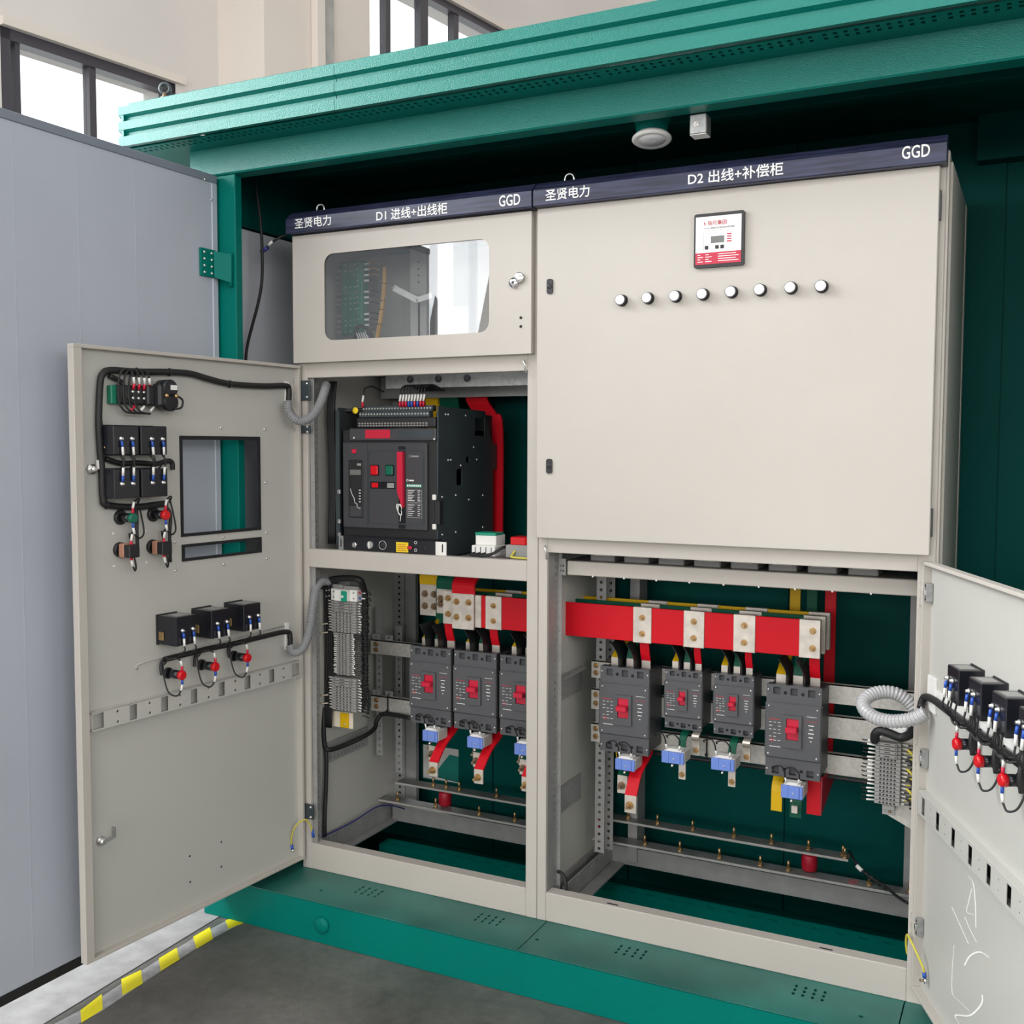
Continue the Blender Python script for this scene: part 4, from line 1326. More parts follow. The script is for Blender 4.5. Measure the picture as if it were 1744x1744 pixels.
# charging lever in its black channel
lx0, lx1 = 0.3246, 0.3449
MB().box(lx0 - .001, lx1 + .002, FY0 - .001, FY0 + .001, 1.060, 1.302).build('lever_channel', 'black_gloss', AC)
MB().prism([(lx0 + .001, 1.286), (lx1, 1.286), (lx1, 1.128), (lx1 - .002, 1.122), (lx0 + .001, 1.168)], (0, FY0 - .001, 0), AX, AZ, .012).build('charging_lever', 'red_handle', AC, 'long red charging lever')
c = Vector((0.3348, 0.038, 1.1167))
ties = []
for k in range(3):
    pts = [c + Vector((.006 * math.cos(a + k) * (1 + .25 * k), -.002 * k, .016 * math.sin(a + .6 * k))) for a in [i * .55 for i in range(10)]]
    MB().tube(pts, .0012, 6, 3).build('cable_tie', 'white_plastic', AC)
MB().tube([c + Vector((0, 0, -.012)), c + Vector((.004, -.002, -.022)), c + Vector((.002, -.002, -.034))], .0012, 6).build('cable_tie', 'white_plastic', AC)
# push buttons
for (ua, ub, va, vb), mt, nm in (((632, 645, 793, 809), 'red_lens', 'off_button'), ((657.5, 670.5, 793, 809), 'green_lens', 'on_button')):
    pass
c0 = Vector((0.2401, 0.05, 1.2304)); c1 = Vector((0.2929, 0.05, 1.231))
for c, mt, nm in ((c0, 'red_lens', 'off_button'), (c1, 'green_lens', 'on_button')):
    MB().prism(rrect(c.x - .0155, c.x + .0155, c.z - .0165, c.z + .0165, .004, 3), (0, FY0, 0), AX, AZ, .0015).build('button_rim', 'black_gloss', AC)
    MB().bbox(c.x - .0130, c.x + .0130, FY0 - .007, FY0, c.z - .0142, c.z + .0142, .003).build(nm, mt, AC)
a, b = Vector((0.2242, 0.05, 1.197)), Vector((0.3111, 0.05, 1.176))
MB().box(a.x, b.x, FY0 - .001, FY0, b.z, a.z).build('status_slot', 'black_gloss', AC)
zc = (a.z + b.z) / 2
MB().box(a.x + .005, a.x + .028, FY0 - .0016, FY0 - .001, zc - .007, zc + .007).build('status_flag', 'red_lens', AC)
MB().box(b.x - .027, b.x - .003, FY0 - .0016, FY0 - .001, zc - .007, zc + .007).build('status_flag', 'terminal_grey', AC)
# electronic release on the left strip
a, b = Vector((0.1463, 0.05, 1.261)), Vector((0.1982, 0.05, 1.0874))
MB().bbox(a.x, b.x, FY0 - .003, FY0, b.z, a.z, .002).build('release_panel', 'black_plastic', AC)
w_, h_ = b.x - a.x, a.z - b.z
MB().box(a.x + w_ * .12, b.x - w_ * .12, FY0 - .0036, FY0 - .003, a.z - h_ * .26, a.z - h_ * .17).build('release_display', 'lcd_grey', AC)
MB().box(a.x + w_ * .08, b.x - w_ * .08, FY0 - .0036, FY0 - .003, b.z + h_ * .02, b.z + h_ * .20).build('release_keypad', 'acb_face', AC)
pts = [(.14, .50), (.26, .60), (.40, .66), (.45, .74), (.60, .76), (.62, .82), (.85, .84)]
for (p0, p1) in zip(pts, pts[1:]):
    MB().cyl((a.x + w_ * p0[0], FY0 - .0034, a.z - h_ * p0[1]), (a.x + w_ * p1[0], FY0 - .0034, a.z - h_ * p1[1]), .0009, 6).build('curve_print', 'white_print', AC)
for k in range(5):
    MB().box(a.x + w_ * .74, a.x + w_ * .86, FY0 - .0035, FY0 - .003, a.z - h_ * (.53 + .05 * k), a.z - h_ * (.515 + .05 * k)).build('curve_print', 'white_print', AC)
MB().box(a.x + w_ * .62, a.x + w_ * .9, FY0 - .0035, FY0 - .003, a.z - h_ * .10, a.z - h_ * .06).build('curve_print', 'terminal_grey', AC)
rc = Vector((0.1667, 0.05, 1.2866))
MB().bbox(rc.x - .008, rc.x + .008, FY0 - .003, FY0, rc.z - .006, rc.z + .006, .001).build('reset_key', 'red_handle', AC)
# rating plates on the right of the lever
px0, px1 = 0.3516, 0.4018
g0, g1 = 1.1825, 1.1919
MB().box(px0 - .002, px1, FY0 - .0006, FY0, g0, g1).build('green_label', 'green_toggle', AC)
for k in range(8):
    MB().box(px0 + .001 + k * .0062, px0 + .0052 + k * .0062, FY0 - .0009, FY0 - .0006, g0 + .002, g1 - .002).build('label_character', 'white_print', AC)
for za, zb, n in ((1.1379, 1.1756, 7), (1.0933, 1.1345, 6)):
    MB().plate(rect(px0, px1 + .001, za, zb), [rect(px0 + .0012, px1 - .0002, za + .0012, zb - .0012)], (0, FY0, 0), AX, AZ, .0005).build('plate_outline', 'terminal_grey', AC)
    for k in range(n):
        z = zb - (zb - za) * (k + .8) / (n + .8)
        MB().box(px0 + .004, px0 + .026 - .004 * (k % 3), FY0 - .0005, FY0, z, z + .0016).box(px1 - .013, px1 - .004 - .003 * (k % 2), FY0 - .0005, FY0, z, z + .0016).build('small_print', 'white_print', AC)
c = Vector((0.3538, 0.05, 1.2027)); MB().ring((c.x, FY0 - .0003, c.z), AY, .0032, .0008, 12, 4).build('logo_mark', 'white_print', AC)
MB().box(c.x + .006, c.x + .022, FY0 - .0005, FY0, c.z - .0025, c.z + .0015).build('logo_print', 'white_print', AC)
c = Vector((0.3622, 0.05, 1.273)); MB().ring((c.x, FY0 - .0003, c.z), AY, .0036, .0008, 12, 4).build('logo_mark', 'terminal_grey', AC)
MB().box(c.x + .006, c.x + .03, FY0 - .0005, FY0, c.z - .0025, c.z + .002).build('logo_print', 'terminal_grey', AC)
# top label bar and secondary terminals
MB().bbox(0.1447, .447, FY0 + .004, FY0 + .04, 1.3174, 1.3553, .003).build('label_bar', 'acb_face', AC)
a, b = Vector((0.2042, 0.053, 1.3506)), Vector((0.2914, 0.053, 1.3252))
MB().box(a.x, b.x, FY0 + .003, FY0 + .004, b.z, a.z).build('red_label', 'red_handle', AC)
for k in range(3):
    MB().box(a.x + .008, b.x - .01 - .006 * k, FY0 + .0024, FY0 + .003, b.z + .006 + .006 * k, b.z + .0068 + .006 * k).build('small_print', 'red_print', AC)
a, b = Vector((0.3201, 0.053, 1.3466)), Vector((0.4361, 0.053, 1.3259))
MB().box(a.x, b.x, FY0 + .0032, FY0 + .004, b.z, a.z).build('wiring_plate', 'acb_steel', AC)
MB().bbox(0.1748, .447, FY0, FY0 + .05, 1.3571, 1.3863, .003).build('terminal_base', 'black_plastic', AC)
tx0, tx1 = 0.1807, 0.4241
zt0 = 1.3865
for row, (dy, z0) in enumerate(((.0, zt0 + .001), (.018, zt0 + .018))):
    MB().bbox(tx0, tx1, FY0 + .006 + dy, FY0 + .03 + dy, z0, z0 + .017, .001).build('terminal_row', 'acb_steel', AC)
    for k in range(24):
        x = tx0 + (tx1 - tx0) * (k + .5) / 24
        MB().cyl((x, FY0 + .006 + dy, z0 + .009), (x, FY0 + .0035 + dy, z0 + .009), .0030, 6).build('terminal_screw', 'screw_steel', AC)
for r in (0, 1):
    for k in range(24):
        x = tx0 + (tx1 - tx0) * (k + .5) / 24
        MB().box(x - .003, x + .003, FY0 - .0006, FY0, 1.3672 - .007 * r, 1.3672 - .007 * r + .004).build('terminal_number', 'terminal_grey', AC)
for k in range(24):
    x = tx0 + (tx1 - tx0) * (k + .5) / 24
    if k in (0, 15, 16, 17, 18, 19, 20, 21, 13, 14):
        cm = ('red_handle', 'blue_lug')[k in (16, 17, 19)]
        zb = zt0 + .035
        w = MB().cyl((x, .068, zb - .004), (x, .066, zb + .012), .0036, 6).build('wire_lug', cm, AC)
        MB().cyl((x, .066, zb + .012), (x + .003, .068, zb + .032), .0034, 6).build('wire_marker', 'white_plastic', w)
        MB().tube([(x + .003, .068, zb + .032), (x + .002, .075, zb + .052), (x + .012, .10, zb + .060), (x + .028, .14, zb + .045)], .0026, 6).build('wire', 'black_rubber', w)
e = Vector((0.1644, 0.05, 1.4085)); MB().lathe((e.x, .06, e.z), (0, -1, 0), [(.010, 0), (.010, .0006), (.004, .0008)], 16).build('seal_sticker', 'yellow_label', AC)
for u in (0, 1):
    c = Vector((0.1638, 0.05, 1.3261)) if u == 0 else Vector((0.4437, 0.05, 1.3225))
    screw(AC, (c.x, FY0 + .003, c.z), (0, -1, 0), .0045)
# draw-out crank unit at the bottom
dx0, dx1, dz0, dz1 = 0.1464, 0.465, .9915, 1.0335
MB().bbox(dx0, dx1, .018, .06, dz0, dz1, .003).build('crank_unit', 'black_gloss', AC)
MB().plate(rect(dx0 - .018, dx0 - .001, dz0 - .001, dz1), [rrect(dx0 - .012, dx0 - .008, dz0 + .008, dz1 - .008, .0018, 2)], (0, .024, 0), AX, AZ, .003).build('fixing_bracket', 'galvanised', AC)
MB().plate(rect(dx1 + .001, dx1 + .036, dz0 - .001, dz1 - .004), [rrect(dx1 + .021, dx1 + .026, dz0 + .008, dz1 - .010, .002, 2)], (0, .024, 0), AX, AZ, .003).build('fixing_bracket', 'white_plastic', AC)
c = Vector((0.1882, 0.018, 1.0084)); MB().lathe((c.x, .018, c.z), (0, -1, 0), [(.0085, 0), (.0085, .003), (.006, .004)], 16).build('key_lock', 'chrome', AC)
c = Vector((0.2448, 0.018, 1.0109)); MB().lathe((c.x, .018, c.z), (0, -1, 0), [(.011, 0), (.011, .004), (.009, .006)], 16).build('selector_dial', 'terminal_grey', AC)
MB().box(c.x - .002, c.x + .002, .009, .012, c.z - .010, c.z + .010).build('selector_bar', 'white_plastic', AC)
c = Vector((0.2882, 0.018, 1.0111)); MB().lathe((c.x, .018, c.z), (0, -1, 0), [(.0095, 0), (.0095, .003), (.004, .002)], 16).build('crank_socket', 'black_rubber', AC)
MB().ring((c.x, .0165, c.z + .001), AY, .0125, .0007, 18, 4).build('scale_print', 'white_print', AC)
a, b = Vector((0.3351, 0.018, 1.0235)), Vector((0.3763, 0.018, 0.9945))
MB().box(a.x, b.x, .0170, .0180, b.z, a.z).build('yellow_label', 'yellow_label', AC)
for k in range(4):
    MB().box(a.x + .005, b.x - .006 - .003 * (k % 2), .0166, .0170, b.z + .005 + .0055 * k, b.z + .0065 + .0055 * k).build('small_print', 'red_print', AC)
MB().bbox(b.x - .002, b.x + .014, .012, .018, b.z + .010, b.z + .019, .002).build('release_key', 'red_handle', AC)
for k, ch_ in enumerate((0, 1)):
    MB().ring((b.x + .025, .0175, b.z + .008 + .022 * k), AY, .004, .0008, 12, 4).build('scale_print', 'white_print', AC)
c = Vector((0.4329, 0.018, 1.0074)); MB().lathe((c.x, .018, c.z), (0, -1, 0), [(.006, 0), (.006, .001), (.003, .0005)], 12).build('crank_hole', 'black_rubber', AC)

# small rail devices standing right of the air circuit breaker
sg = thing('surge_arrester', 'white and green surge arrester on the shelf beside the air circuit breaker', 'arrester', (.52, .05, .992))
a = Vector((0.5673, 0.05, 1.0193)); b = Vector((0.6425, 0.05, 1.0723))
MB().bbox(a.x, a.x + .075, .05, .12, .992, 1.022, .002).build('base', 'white_plastic', sg)
MB().bbox(a.x + .006, a.x + .072, .062, .12, 1.022, 1.052, .002).build('plug', 'white_plastic', sg)
MB().bbox(a.x + .006, a.x + .072, .06, .11, 1.050, 1.058, .001).build('green_top', 'green_toggle', sg)
for k in range(4):
    MB().box(a.x + .012 + k * .017, a.x + .0125 + k * .017 + .001, .0485, .0505, .996, 1.018).build('terminal_slot', 'black_plastic', sg)
for k in range(3):
    MB().tube([(a.x + .012 + .016 * k, .05, 1.0), (a.x + .005 + .016 * k, .035, .997), (a.x + .03 + .01 * k, .030 - .003 * k, .996), (a.x + .075, .034, 1.002), (a.x + .10, .06, 1.02), (a.x + .12, .12, 1.02)], .004, 8).build('wire', 'black_rubber', sg)
sf = thing('surge_arrester', 'grey arrester with bright red top half hidden behind the middle post', 'arrester', (.64, .05, .992))
a = Vector((0.6759, 0.05, 1.0241))
MB().bbox(a.x, a.x + .12, .05, .12, .992, 1.028, .002).build('base', 'terminal_grey', sf)
MB().bbox(a.x + .012, a.x + .06, .055, .11, 1.028, 1.050, .002).build('red_plug', 'red_lens', sf)
MB().bbox(a.x + .061, a.x + .115, .055, .11, 1.028, 1.050, .002).build('red_plug', 'red_lens', sf)
MB().tube([(a.x + .03, .05, 1.012), (a.x + .026, .038, 1.0), (a.x + .032, .03, .996), (a.x + .08, .03, .995)], .003, 8).build('earth_lead', 'earth_wire', sf)
# bars rising behind the air circuit breaker
for k, (xa, xb, nm) in enumerate(((0.1926, 0.2464, 'yellow'), (0.2397, 0.3147, 'green'), (0.343, 0.4203, 'red'))):
    c = (xa + xb) / 2
    t = thing('feeder_bar', '%s sleeved feeder bar rising behind the air circuit breaker' % nm, 'busbar', (c, .43, 1.3), group='feeder bars above the air circuit breaker')
    dx = .0 if k < 2 else .05
    MB().strip(smooth_path([(c, .42, 1.56), (c, .42, 1.46), (c + dx * .5, .432, 1.41), (c + dx, .435, 1.36), (c + dx, .435, 1.0)], 5), xb - xa, .008, AX).build('bar_sleeve', PH[k], t)
rr = thing('bolt_rail', 'galvanised rail with three dark plugs above the air circuit breaker', 'rail', (.5, .20, 1.46))
MB().bbox(.18, .765, .20, .206, 1.4792, 1.5214 + .02, .001).build('rail_strip', 'galvanised', rr)
for u in (0, 1, 2):
    c = Vector(((0.2709, 0.2, 1.5071), (0.3711, 0.2, 1.5063), (0.4705, 0.2, 1.5054))[u])
    MB().lathe((c.x, .20, c.z), (0, -1, 0), [(.011, 0), (.011, .004), (.006, .006)], 10).build('plug', 'breaker_dark', rr)

# ------------------------------------------------------------------ behind the glass of the instrument door
ip = thing('instrument_plate', 'pale grey mounting plate behind the glass of the instrument door', 'panel', (.4, .28, 1.56))
MB().box(.012, .79, .28, .284, 1.556, 1.905).build('plate', 'door_inside_paint', ip)
MB().bbox(0.2698, 0.3283, .20, .28, 1.556, 1.905, .002).build('upright', 'door_inside_paint', ip)
MB().box(0.2992, 0.3054, .1985, .2002, 1.60, 1.75).build('upright_slot', 'black_plastic', ip)
for k in range(4):
    MB().cyl((0.3014, .2005, 1.86 - .02 * k), (0.3014, .1992, 1.86 - .02 * k), .003, 8).build('upright_hole', 'black_plastic', ip)
ar = thing('stay_arm', 'bent pale metal stay arm behind the instrument glass', 'bracket', (0.258, 0.12, 1.775))
pa, pb, pc = Vector((0.2622, 0.12, 1.7747)), Vector((0.3463, 0.12, 1.7333)), Vector((0.4007, 0.11, 1.7425))
MB().strip([pa, pb], .0016, .018, AY).build('arm', 'white_plastic', ar)
MB().strip([pb + Vector((0, -.002, 0)), pc], .0016, .016, AY).build('arm', 'white_plastic', ar)
for p in (pa, pb):
    screw(ar, p + Vector((0, -.004, 0)), (0, -1, 0), .004)
tb = thing('terminal_board', 'green terminal board with screw columns behind the instrument glass', 'terminal', (0.0985, 0.14, 1.6447))
g0, g1 = Vector((0.0567, 0.14, 1.643)), Vector((0.1414, 0.14, 1.8684))
MB().bbox(g0.x, g1.x, .14, .17, g0.z, g1.z, .004).build('board', 'green_board', tb)
MB().bbox(g1.x - .018, g1.x + .002, .128, .142, g0.z + .006, g1.z - .006, .002).build('ridge', 'green_board', tb)
for r in range(13):
    z = g0.z + .012 + (g1.z - g0.z - .024) * r / 12
    for c in range(4):
        if c < 3 and r in (3, 9):
            continue
        screw(tb, (g0.x + .018 + .018 * c, .14 if c < 3 else .128, z), (0, -1, 0), .003)
    if r not in (4, 8):
        MB().box(g1.x + .002, g1.x + .018, .140, .146, z - .003, z + .003).build('wire_marker', 'white_plastic', tb)
        MB().tube([(g1.x + .018, .143, z), (g1.x + .034, .14, z + .002), (g1.x + .056, .14, z - .004)], .0016, 6).build('wire', ('black_rubber', 'orange_wire')[r > 9], tb)
        MB().box(g0.x - .02, g0.x - .002, .145, .151, z - .003, z + .003).build('wire_marker', 'terminal_grey', tb)
wb = thing('wire_bundle', 'tied bundle of orange wires running down behind the instrument glass', 'wires', (0.196, 0.13, 1.6306))
for k in range(6):
    o = Vector((.004 * (k % 3) - .004, .004 * (k // 3), 0))
    MB().tube([Vector((0.2246, 0.13, 1.8396)) + o, Vector((0.22, 0.13, 1.7613)) + o, Vector((0.209, 0.13, 1.6917)) + o, Vector((0.1916, 0.13, 1.6131)) + o], .0026, 6).build('wire', 'orange_wire', wb)
for q in ((0.2222, 0.13, 1.7909), (0.2156, 0.13, 1.7405), (0.2113, 0.13, 1.7144), (0.2026, 0.13, 1.6709)):
    q = Vector(q); MB().ring(q + Vector((0, .002, 0)), AZ, .0085, .0012, 14, 5).build('cable_tie', 'black_plastic', wb)
bh = thing('wire_bundle', 'black wire bundle curling under the green terminal board', 'wires', (0.1385, 0.12, 1.6322))
MB().tube([(0.1233, 0.12, 1.6239), (0.1257, 0.12, 1.6558), (0.1409, 0.12, 1.6675), (0.1645, 0.12, 1.6576), (0.1857, 0.12, 1.6284), (0.1983, 0.12, 1.5996)], .006, 8).build('wire', 'black_rubber', bh)
for k in range(5):
    MB().cyl(Vector((0.1348, 0.11, 1.6456)) + Vector((.008 * k, 0, 0)), Vector((0.1454, 0.11, 1.6221)) + Vector((.009 * k, 0, 0)), .002, 6).build('wire_marker', 'white_plastic', bh)


# ------------------------------------------------------------------ open lower door of the narrow cabinet (its inner face is seen)
LDF = rot_frame((.0172, -.0105, 0), -94.21)
LD = part_empty('door', D1, (0, 0, 0), LDF, 'open lower door showing its wired inner face')
LW, LZ0, LZ1 = .785, .0325, 1.5422
PY = -.020      # inner face of the sheet; the rim stands at 0
sq = rect(.1555, .452, 1.0585, 1.328)
sl = rect(.154, .450, .9925, 1.0378)
MB().plate(rect(.002, LW - .002, LZ0 + .002, LZ1 - .002), [sq, sl], (0, PY, 0), AX, AZ, .002).build('door_sheet', 'door_inside_paint', LD)
MB().bbox(0, LW, PY - .002, 0, LZ1 - .009, LZ1, .001).build('top_rim', 'cabinet_paint', LD)
MB().bbox(0, LW, PY - .002, 0, LZ0, LZ0 + .008, .001).build('bottom_rim', 'cabinet_paint', LD)
MB().bbox(0, .010, PY - .002, 0, LZ0 + .008, LZ1 - .009, .001).build('hinge_rim', 'cabinet_paint', LD)
MB().bbox(LW - .024, LW, PY - .002, 0, LZ0 + .008, LZ1 - .009, .001).build('lock_rim', 'cabinet_paint', LD)
MB().plate(sq, [rect(.1645, .4435, 1.067, 1.3175)], (0, PY, 0), AX, AZ, -.003).build('gasket', 'gasket_black', LD)
MB().plate(sl, [rect(.163, .441, 1.0005, 1.0298)], (0, PY, 0), AX, AZ, -.003).build('gasket', 'gasket_black', LD)
for p in ((0.305, -0.02, 1.3507), (0.1358, -0.02, 1.3501), (0.1342, -0.02, 1.1948), (0.1319, -0.02, 1.0487), (0.1322, -0.02, 0.9727), (0.3019, -0.02, 1.0471), (0.3011, -0.02, 0.9714), (0.4728, -0.02, 1.047), (0.4736, -0.02, 0.9704)):
    screw(LD, p, (0, 1, 0), .0042, name='weld_stud')
for p in ((0.6669, -0.02, 1.0823), (0.6666, -0.02, 1.0007), (0.5662, -0.02, 1.001), (0.5672, -0.02, 1.0829)):
    screw(LD, p, (0, 1, 0), .003, 'white_plastic', 'weld_stud')
for p in ((0.4393, -0.02, 0.1848), (0.3238, -0.02, 0.1863), (0.3251, -0.02, 0.1156), (0.4387, -0.02, 0.1124)):
    MB().cyl(p, Vector(p) + Vector((0, .0006, 0)), .003, 8).build('drilled_hole', 'black_plastic', LD)
# punched stiffening bar across the door
SZ0, SZ1 = .603, .651
hs = []
for a, b in ((155, 177.5), (221, 234), (274.5, 287), (325, 336.5), (372.3, 383), (416.5, 427), (458, 467.7), (497, 510)):
    pass
for xa, xb in ((0.7582, 0.7204), (0.6438, 0.6203), (0.5443, 0.5203), (0.4444, 0.4209), (0.3449, 0.3217), (0.2465, 0.2223), (0.1487, 0.1251), (0.0517, 0.0183)):
    hs.append(rect(min(xa, xb), max(xa, xb), SZ0 + .005, SZ1 - .004))
for x in (0.68, 0.5804, 0.4807, 0.3812, 0.2817, 0.1847, 0.0864):
    for z in (.614, .640):
        hs.append(ngon(x, z, .0036, 6))
hs = [[(min(max(x, .0065), .7535), z) for x, z in h] for h in hs]
MB().plate(rect(.006, .754, SZ0, SZ1), hs, (0, 0, 0), AX, AZ, .0015).build('stiffener_bar', 'door_inside_paint', LD)
MB().box(.006, .754, PY, 0, SZ1 - .0015, SZ1 + .0005).build('stiffener_lip', 'door_inside_paint', LD)
MB().box(.006, .754, PY, 0, SZ0 - .0005, SZ0 + .0015).build('stiffener_lip', 'door_inside_paint', LD)
# cam latch, upper nut, hinges
p = Vector((0.725, -0.02, 0.3204))
lt = MB().lathe(p, AY, [(.013, 0), (.013, .004), (.010, .006), (.010, .014), (.006, .018)], 6).build('latch_nut', 'screw_steel', LD)
MB().strip([p + Vector((0, .016, 0)), p + Vector((-.022, .018, .004)), p + Vector((-.026, .020, .006)), p + Vector((-.026, .021, .032))], .012, .002, AY).build('latch_tongue', 'galvanised', lt)
p = Vector((0.729, -0.02, 1.244))
lt = MB().lathe(p, AY, [(.014, 0), (.014, .006), (.009, .007), (.009, .016), (.005, .020)], 6).build('latch_nut', 'screw_steel', LD)
MB().box(p.x - .025, p.x - .008, p.y + .012, p.y + .014, p.z, p.z + .022).build('latch_tongue', 'white_plastic', lt)
for p in ((0.005, -0.02, 1.4946), (0.0056, -0.02, 1.4507), (0.0044, -0.02, 1.3522), (-0.0033, -0.02, 0.786), (-0.0028, -0.02, 0.7499), (-0.0004, -0.02, 0.1876), (-0.0001, -0.02, 0.16)):
    MB().bbox(p[0] - .006, p[0] + .006, PY, PY + .006, p[2] - .008, p[2] + .008, .001).build('hinge_leaf', 'galvanised', LD)
# hinges fixed to the post, with a bright knuckle edge
for za, zb in ((1.4383, 1.4979), (1.3399, 1.3628), (0.1574, 0.2035)):
    h_ = MB().bbox(.010, .046, -.008, -.002, za, zb, .001).build('hinge', 'acb_steel', D1)
    MB().box(.008, .0115, -.014, -.004, za, zb).build('hinge_knuckle', 'screw_steel', h_)
    for t_ in (.16, .84):
        screw(h_, (.038, -.008, za + (zb - za) * t_), (0, -1, 0), .0045)
# small cable clip strips on the inner face
for a, b in (((0.0514, -0.02, 1.4297), (0.0355, -0.02, 1.493)), ((0.0623, -0.02, 0.6901), (0.0459, -0.02, 0.7713))):
    MB().bbox(min(a[0], b[0]), max(a[0], b[0]), PY, PY + .006, min(a[2], b[2]), max(a[2], b[2]), .001).build('cable_clip', 'white_plastic', LD)
a, b = Vector((0.6027, -0.02, 0.7414)), Vector((0.4941, -0.02, 0.7489))
MB().tube([a + Vector((0, .002, -.012)), a + Vector((0, .002, 0)), b + Vector((0, .002, 0)), Vector((0.046, -0.02, 0.7642)) + Vector((0, .002, 0))], .0022, 6, 2).build('clip_wire', 'door_inside_paint', LD)


def wire_set(parent, p, n, dz=-1, lug='blue_lug', sleeve=True, drop=.05, bend=(.012, .0), nut='screw_steel'):
    """terminal nut, coloured lug, white marker and a wire leaving it; n = outward normal in the frame"""
    p = Vector(p); n = Vector(n)
    s = MB().lathe(p, n, [(.0055, 0), (.0055, .003), (.0035, .004), (.003, .008)], 8).build('terminal_nut', nut, parent)
    q = p + n * .004
    MB().cyl(q + Vector((0, 0, dz * .006)), q + n * .002 + Vector((0, 0, dz * .020)), .0034, 8).build('lug', lug, s)
    if sleeve:
        MB().cyl(q + n * .002 + Vector((0, 0, dz * .020)), q + n * .003 + Vector((bend[0] * .2, 0, dz * .040)), .0032, 8).build('wire_marker', 'white_plastic', s)
    MB().tube([q + n * .002 + Vector((0, 0, dz * .02)), q + n * .003 + Vector((bend[0] * .2, 0, dz * .04)), q + n * .004 + Vector((bend[0] * .6, 0, dz * (.04 + drop * .4))), q + n * bend[1] + Vector((bend[0], 0, dz * (.04 + drop)))], .0022, 6).build('wire', 'black_rubber', s)
    return s


# ---- meters on the left door
def meter(label, x0, x1, z0, z1, d, frame, sgn, terms, dz, group, tx=None, drop=.04):
    y0 = PY if sgn > 0 else -PY
    t = thing('panel_meter', label, 'meter', ((x0 + x1) / 2, y0, z0), frame, group)
    y1 = y0 + sgn * d
    MB().bbox(x0, x1, y0, y1, z0, z1, .002).build('housing', 'black_gloss', t)
    MB().bbox(x0 - .002, x1 + .002, y0, y0 + sgn * .004, z0 - .002, z1 + .002, .001).build('flange', 'black_plastic', t)
    for a, b in terms:
        wire_set(t, (x0 + (x1 - x0) * a, y1, z0 + (z1 - z0) * b), (0, sgn, 0), dz, drop=drop, bend=(random.uniform(-.006, .008), -.02))
    return t


GU = 'four meters beside the square cut-out of the left door'
mz = ((1.2785, 1.3505), (1.1722, 1.2436))
for r, (z0, z1) in enumerate(mz):
    row = ('upper', 'lower')[r]
    tz, dz = ((.55, -1), (.50, 1))[r]
    meter('%s square black meter beside the lock edge on the left door' % row, .628, .704, z0, z1, .055, LDF, 1, ((.30, tz), (.72, tz)), dz, GU)
    meter('%s square black meter beside the big square cut-out of the left door' % row, .540, .622, z0, z1, .055, LDF, 1, ((.20, tz), (.62, tz)), dz, GU)
    t = None
GL = 'three meters above the stiffening bar of the left door'
TRI = [((0.5386, 0.86, 0.7845), 'lowest and furthest from the hinge'), ((0.4187, 0.8611, 0.786), 'in the middle'), ((0.3008, 0.8623, 0.7878), 'highest and nearest the hinge')]
for (xa, zt_, zb_), wh in TRI:
    t = meter('deep black meter of the left door\'s row of three, %s' % wh, xa - .066, xa, zb_, zt_, .075, LDF, 1, ((.18, .52), (.70, .52)), -1, GL, drop=.03)
    MB().bbox(xa, xa + .004, PY + .012, PY + .03, zb_ + .012, zb_ + .034, .001).build('clamp', 'brass', t)
    MB().box(xa - .055, xa - .02, PY + .02, PY + .06, zt_, zt_ + .0006).build('top_label', 'terminal_grey', t)


def pilot(label, p, d, frame, sgn, colour, group, coil=False, wires=True, L=.05, side=1, reach=1.0):
    p = Vector(p); n = Vector((0, sgn, 0))
    t = thing('pilot_lamp' if not coil else 'push_button', label, 'lamp' if not coil else 'button', p, frame, group)
    MB().lathe(p, n, [(.019, 0), (.019, .005), (.016, .009)] if coil or group.startswith('capped') else [(.015, 0), (.015, .006), (.0135, .009)], 16).build('flange_nut', 'black_plastic', t)
    if coil:
        MB().lathe(p + n * .009, n, [(.0125, 0), (.0125, .012)], 14).build('barrel', 'black_plastic', t)
        MB().bbox(p.x - .016, p.x + .016, p.y + sgn * .016, p.y + sgn * .036, p.z - .018, p.z + .017, .003).build('contact_block', colour, t)
        MB().bbox(p.x - .016, p.x + .016, p.y + sgn * .036, p.y + sgn * .058, p.z - .017, p.z + .015, .002).build('contact_block', 'black_plastic', t)
        e = p + n * .045
    else:
        MB().lathe(p + n * .009, n, [(.0115, 0), (.0115, L - .022)], 14).build('barrel', 'black_gloss', t)
        MB().lathe(p + n * (L - .013), n, [(.0125, 0), (.0125, .010), (.010, .013)], 14).build('end_cap', colour, t)
        e = p + n * (L - .006)
    if wires:
        for dz, lug in ((1, 'red_handle'), (-1, 'blue_lug' if not coil else 'red_handle')):
            q = e + Vector((0, 0, dz * .010))
            MB().cyl(q, q + Vector((0, 0, dz * .014)), .0034, 8).build('lug', lug, t)
            MB().cyl(q + Vector((0, 0, dz * .014)), q + Vector((side * .004, 0, dz * .030)), .0032, 8).build('wire_marker', 'white_plastic', t)
        k_ = side * reach
        a = e + Vector((side * .004, 0, -.040)); b = e + Vector((side * .004, 0, .040))
        MB().tube([a, a + Vector((k_ * .012, -sgn * .004, -.012)), a + Vector((k_ * .028, -sgn * .016, .0)), e + Vector((k_ * .034, -sgn * .03, .0)), e + Vector((k_ * .030, -sgn * .036, .04))], .0022, 6).build('wire', 'black_rubber', t)
        MB().tube([b, b + Vector((k_ * .010, -sgn * .006, .006)), b + Vector((k_ * .022, -sgn * .02, .004)), e + Vector((k_ * .028, -sgn * .034, .03))], .0022, 6).build('wire', 'black_rubber', t)
    return t


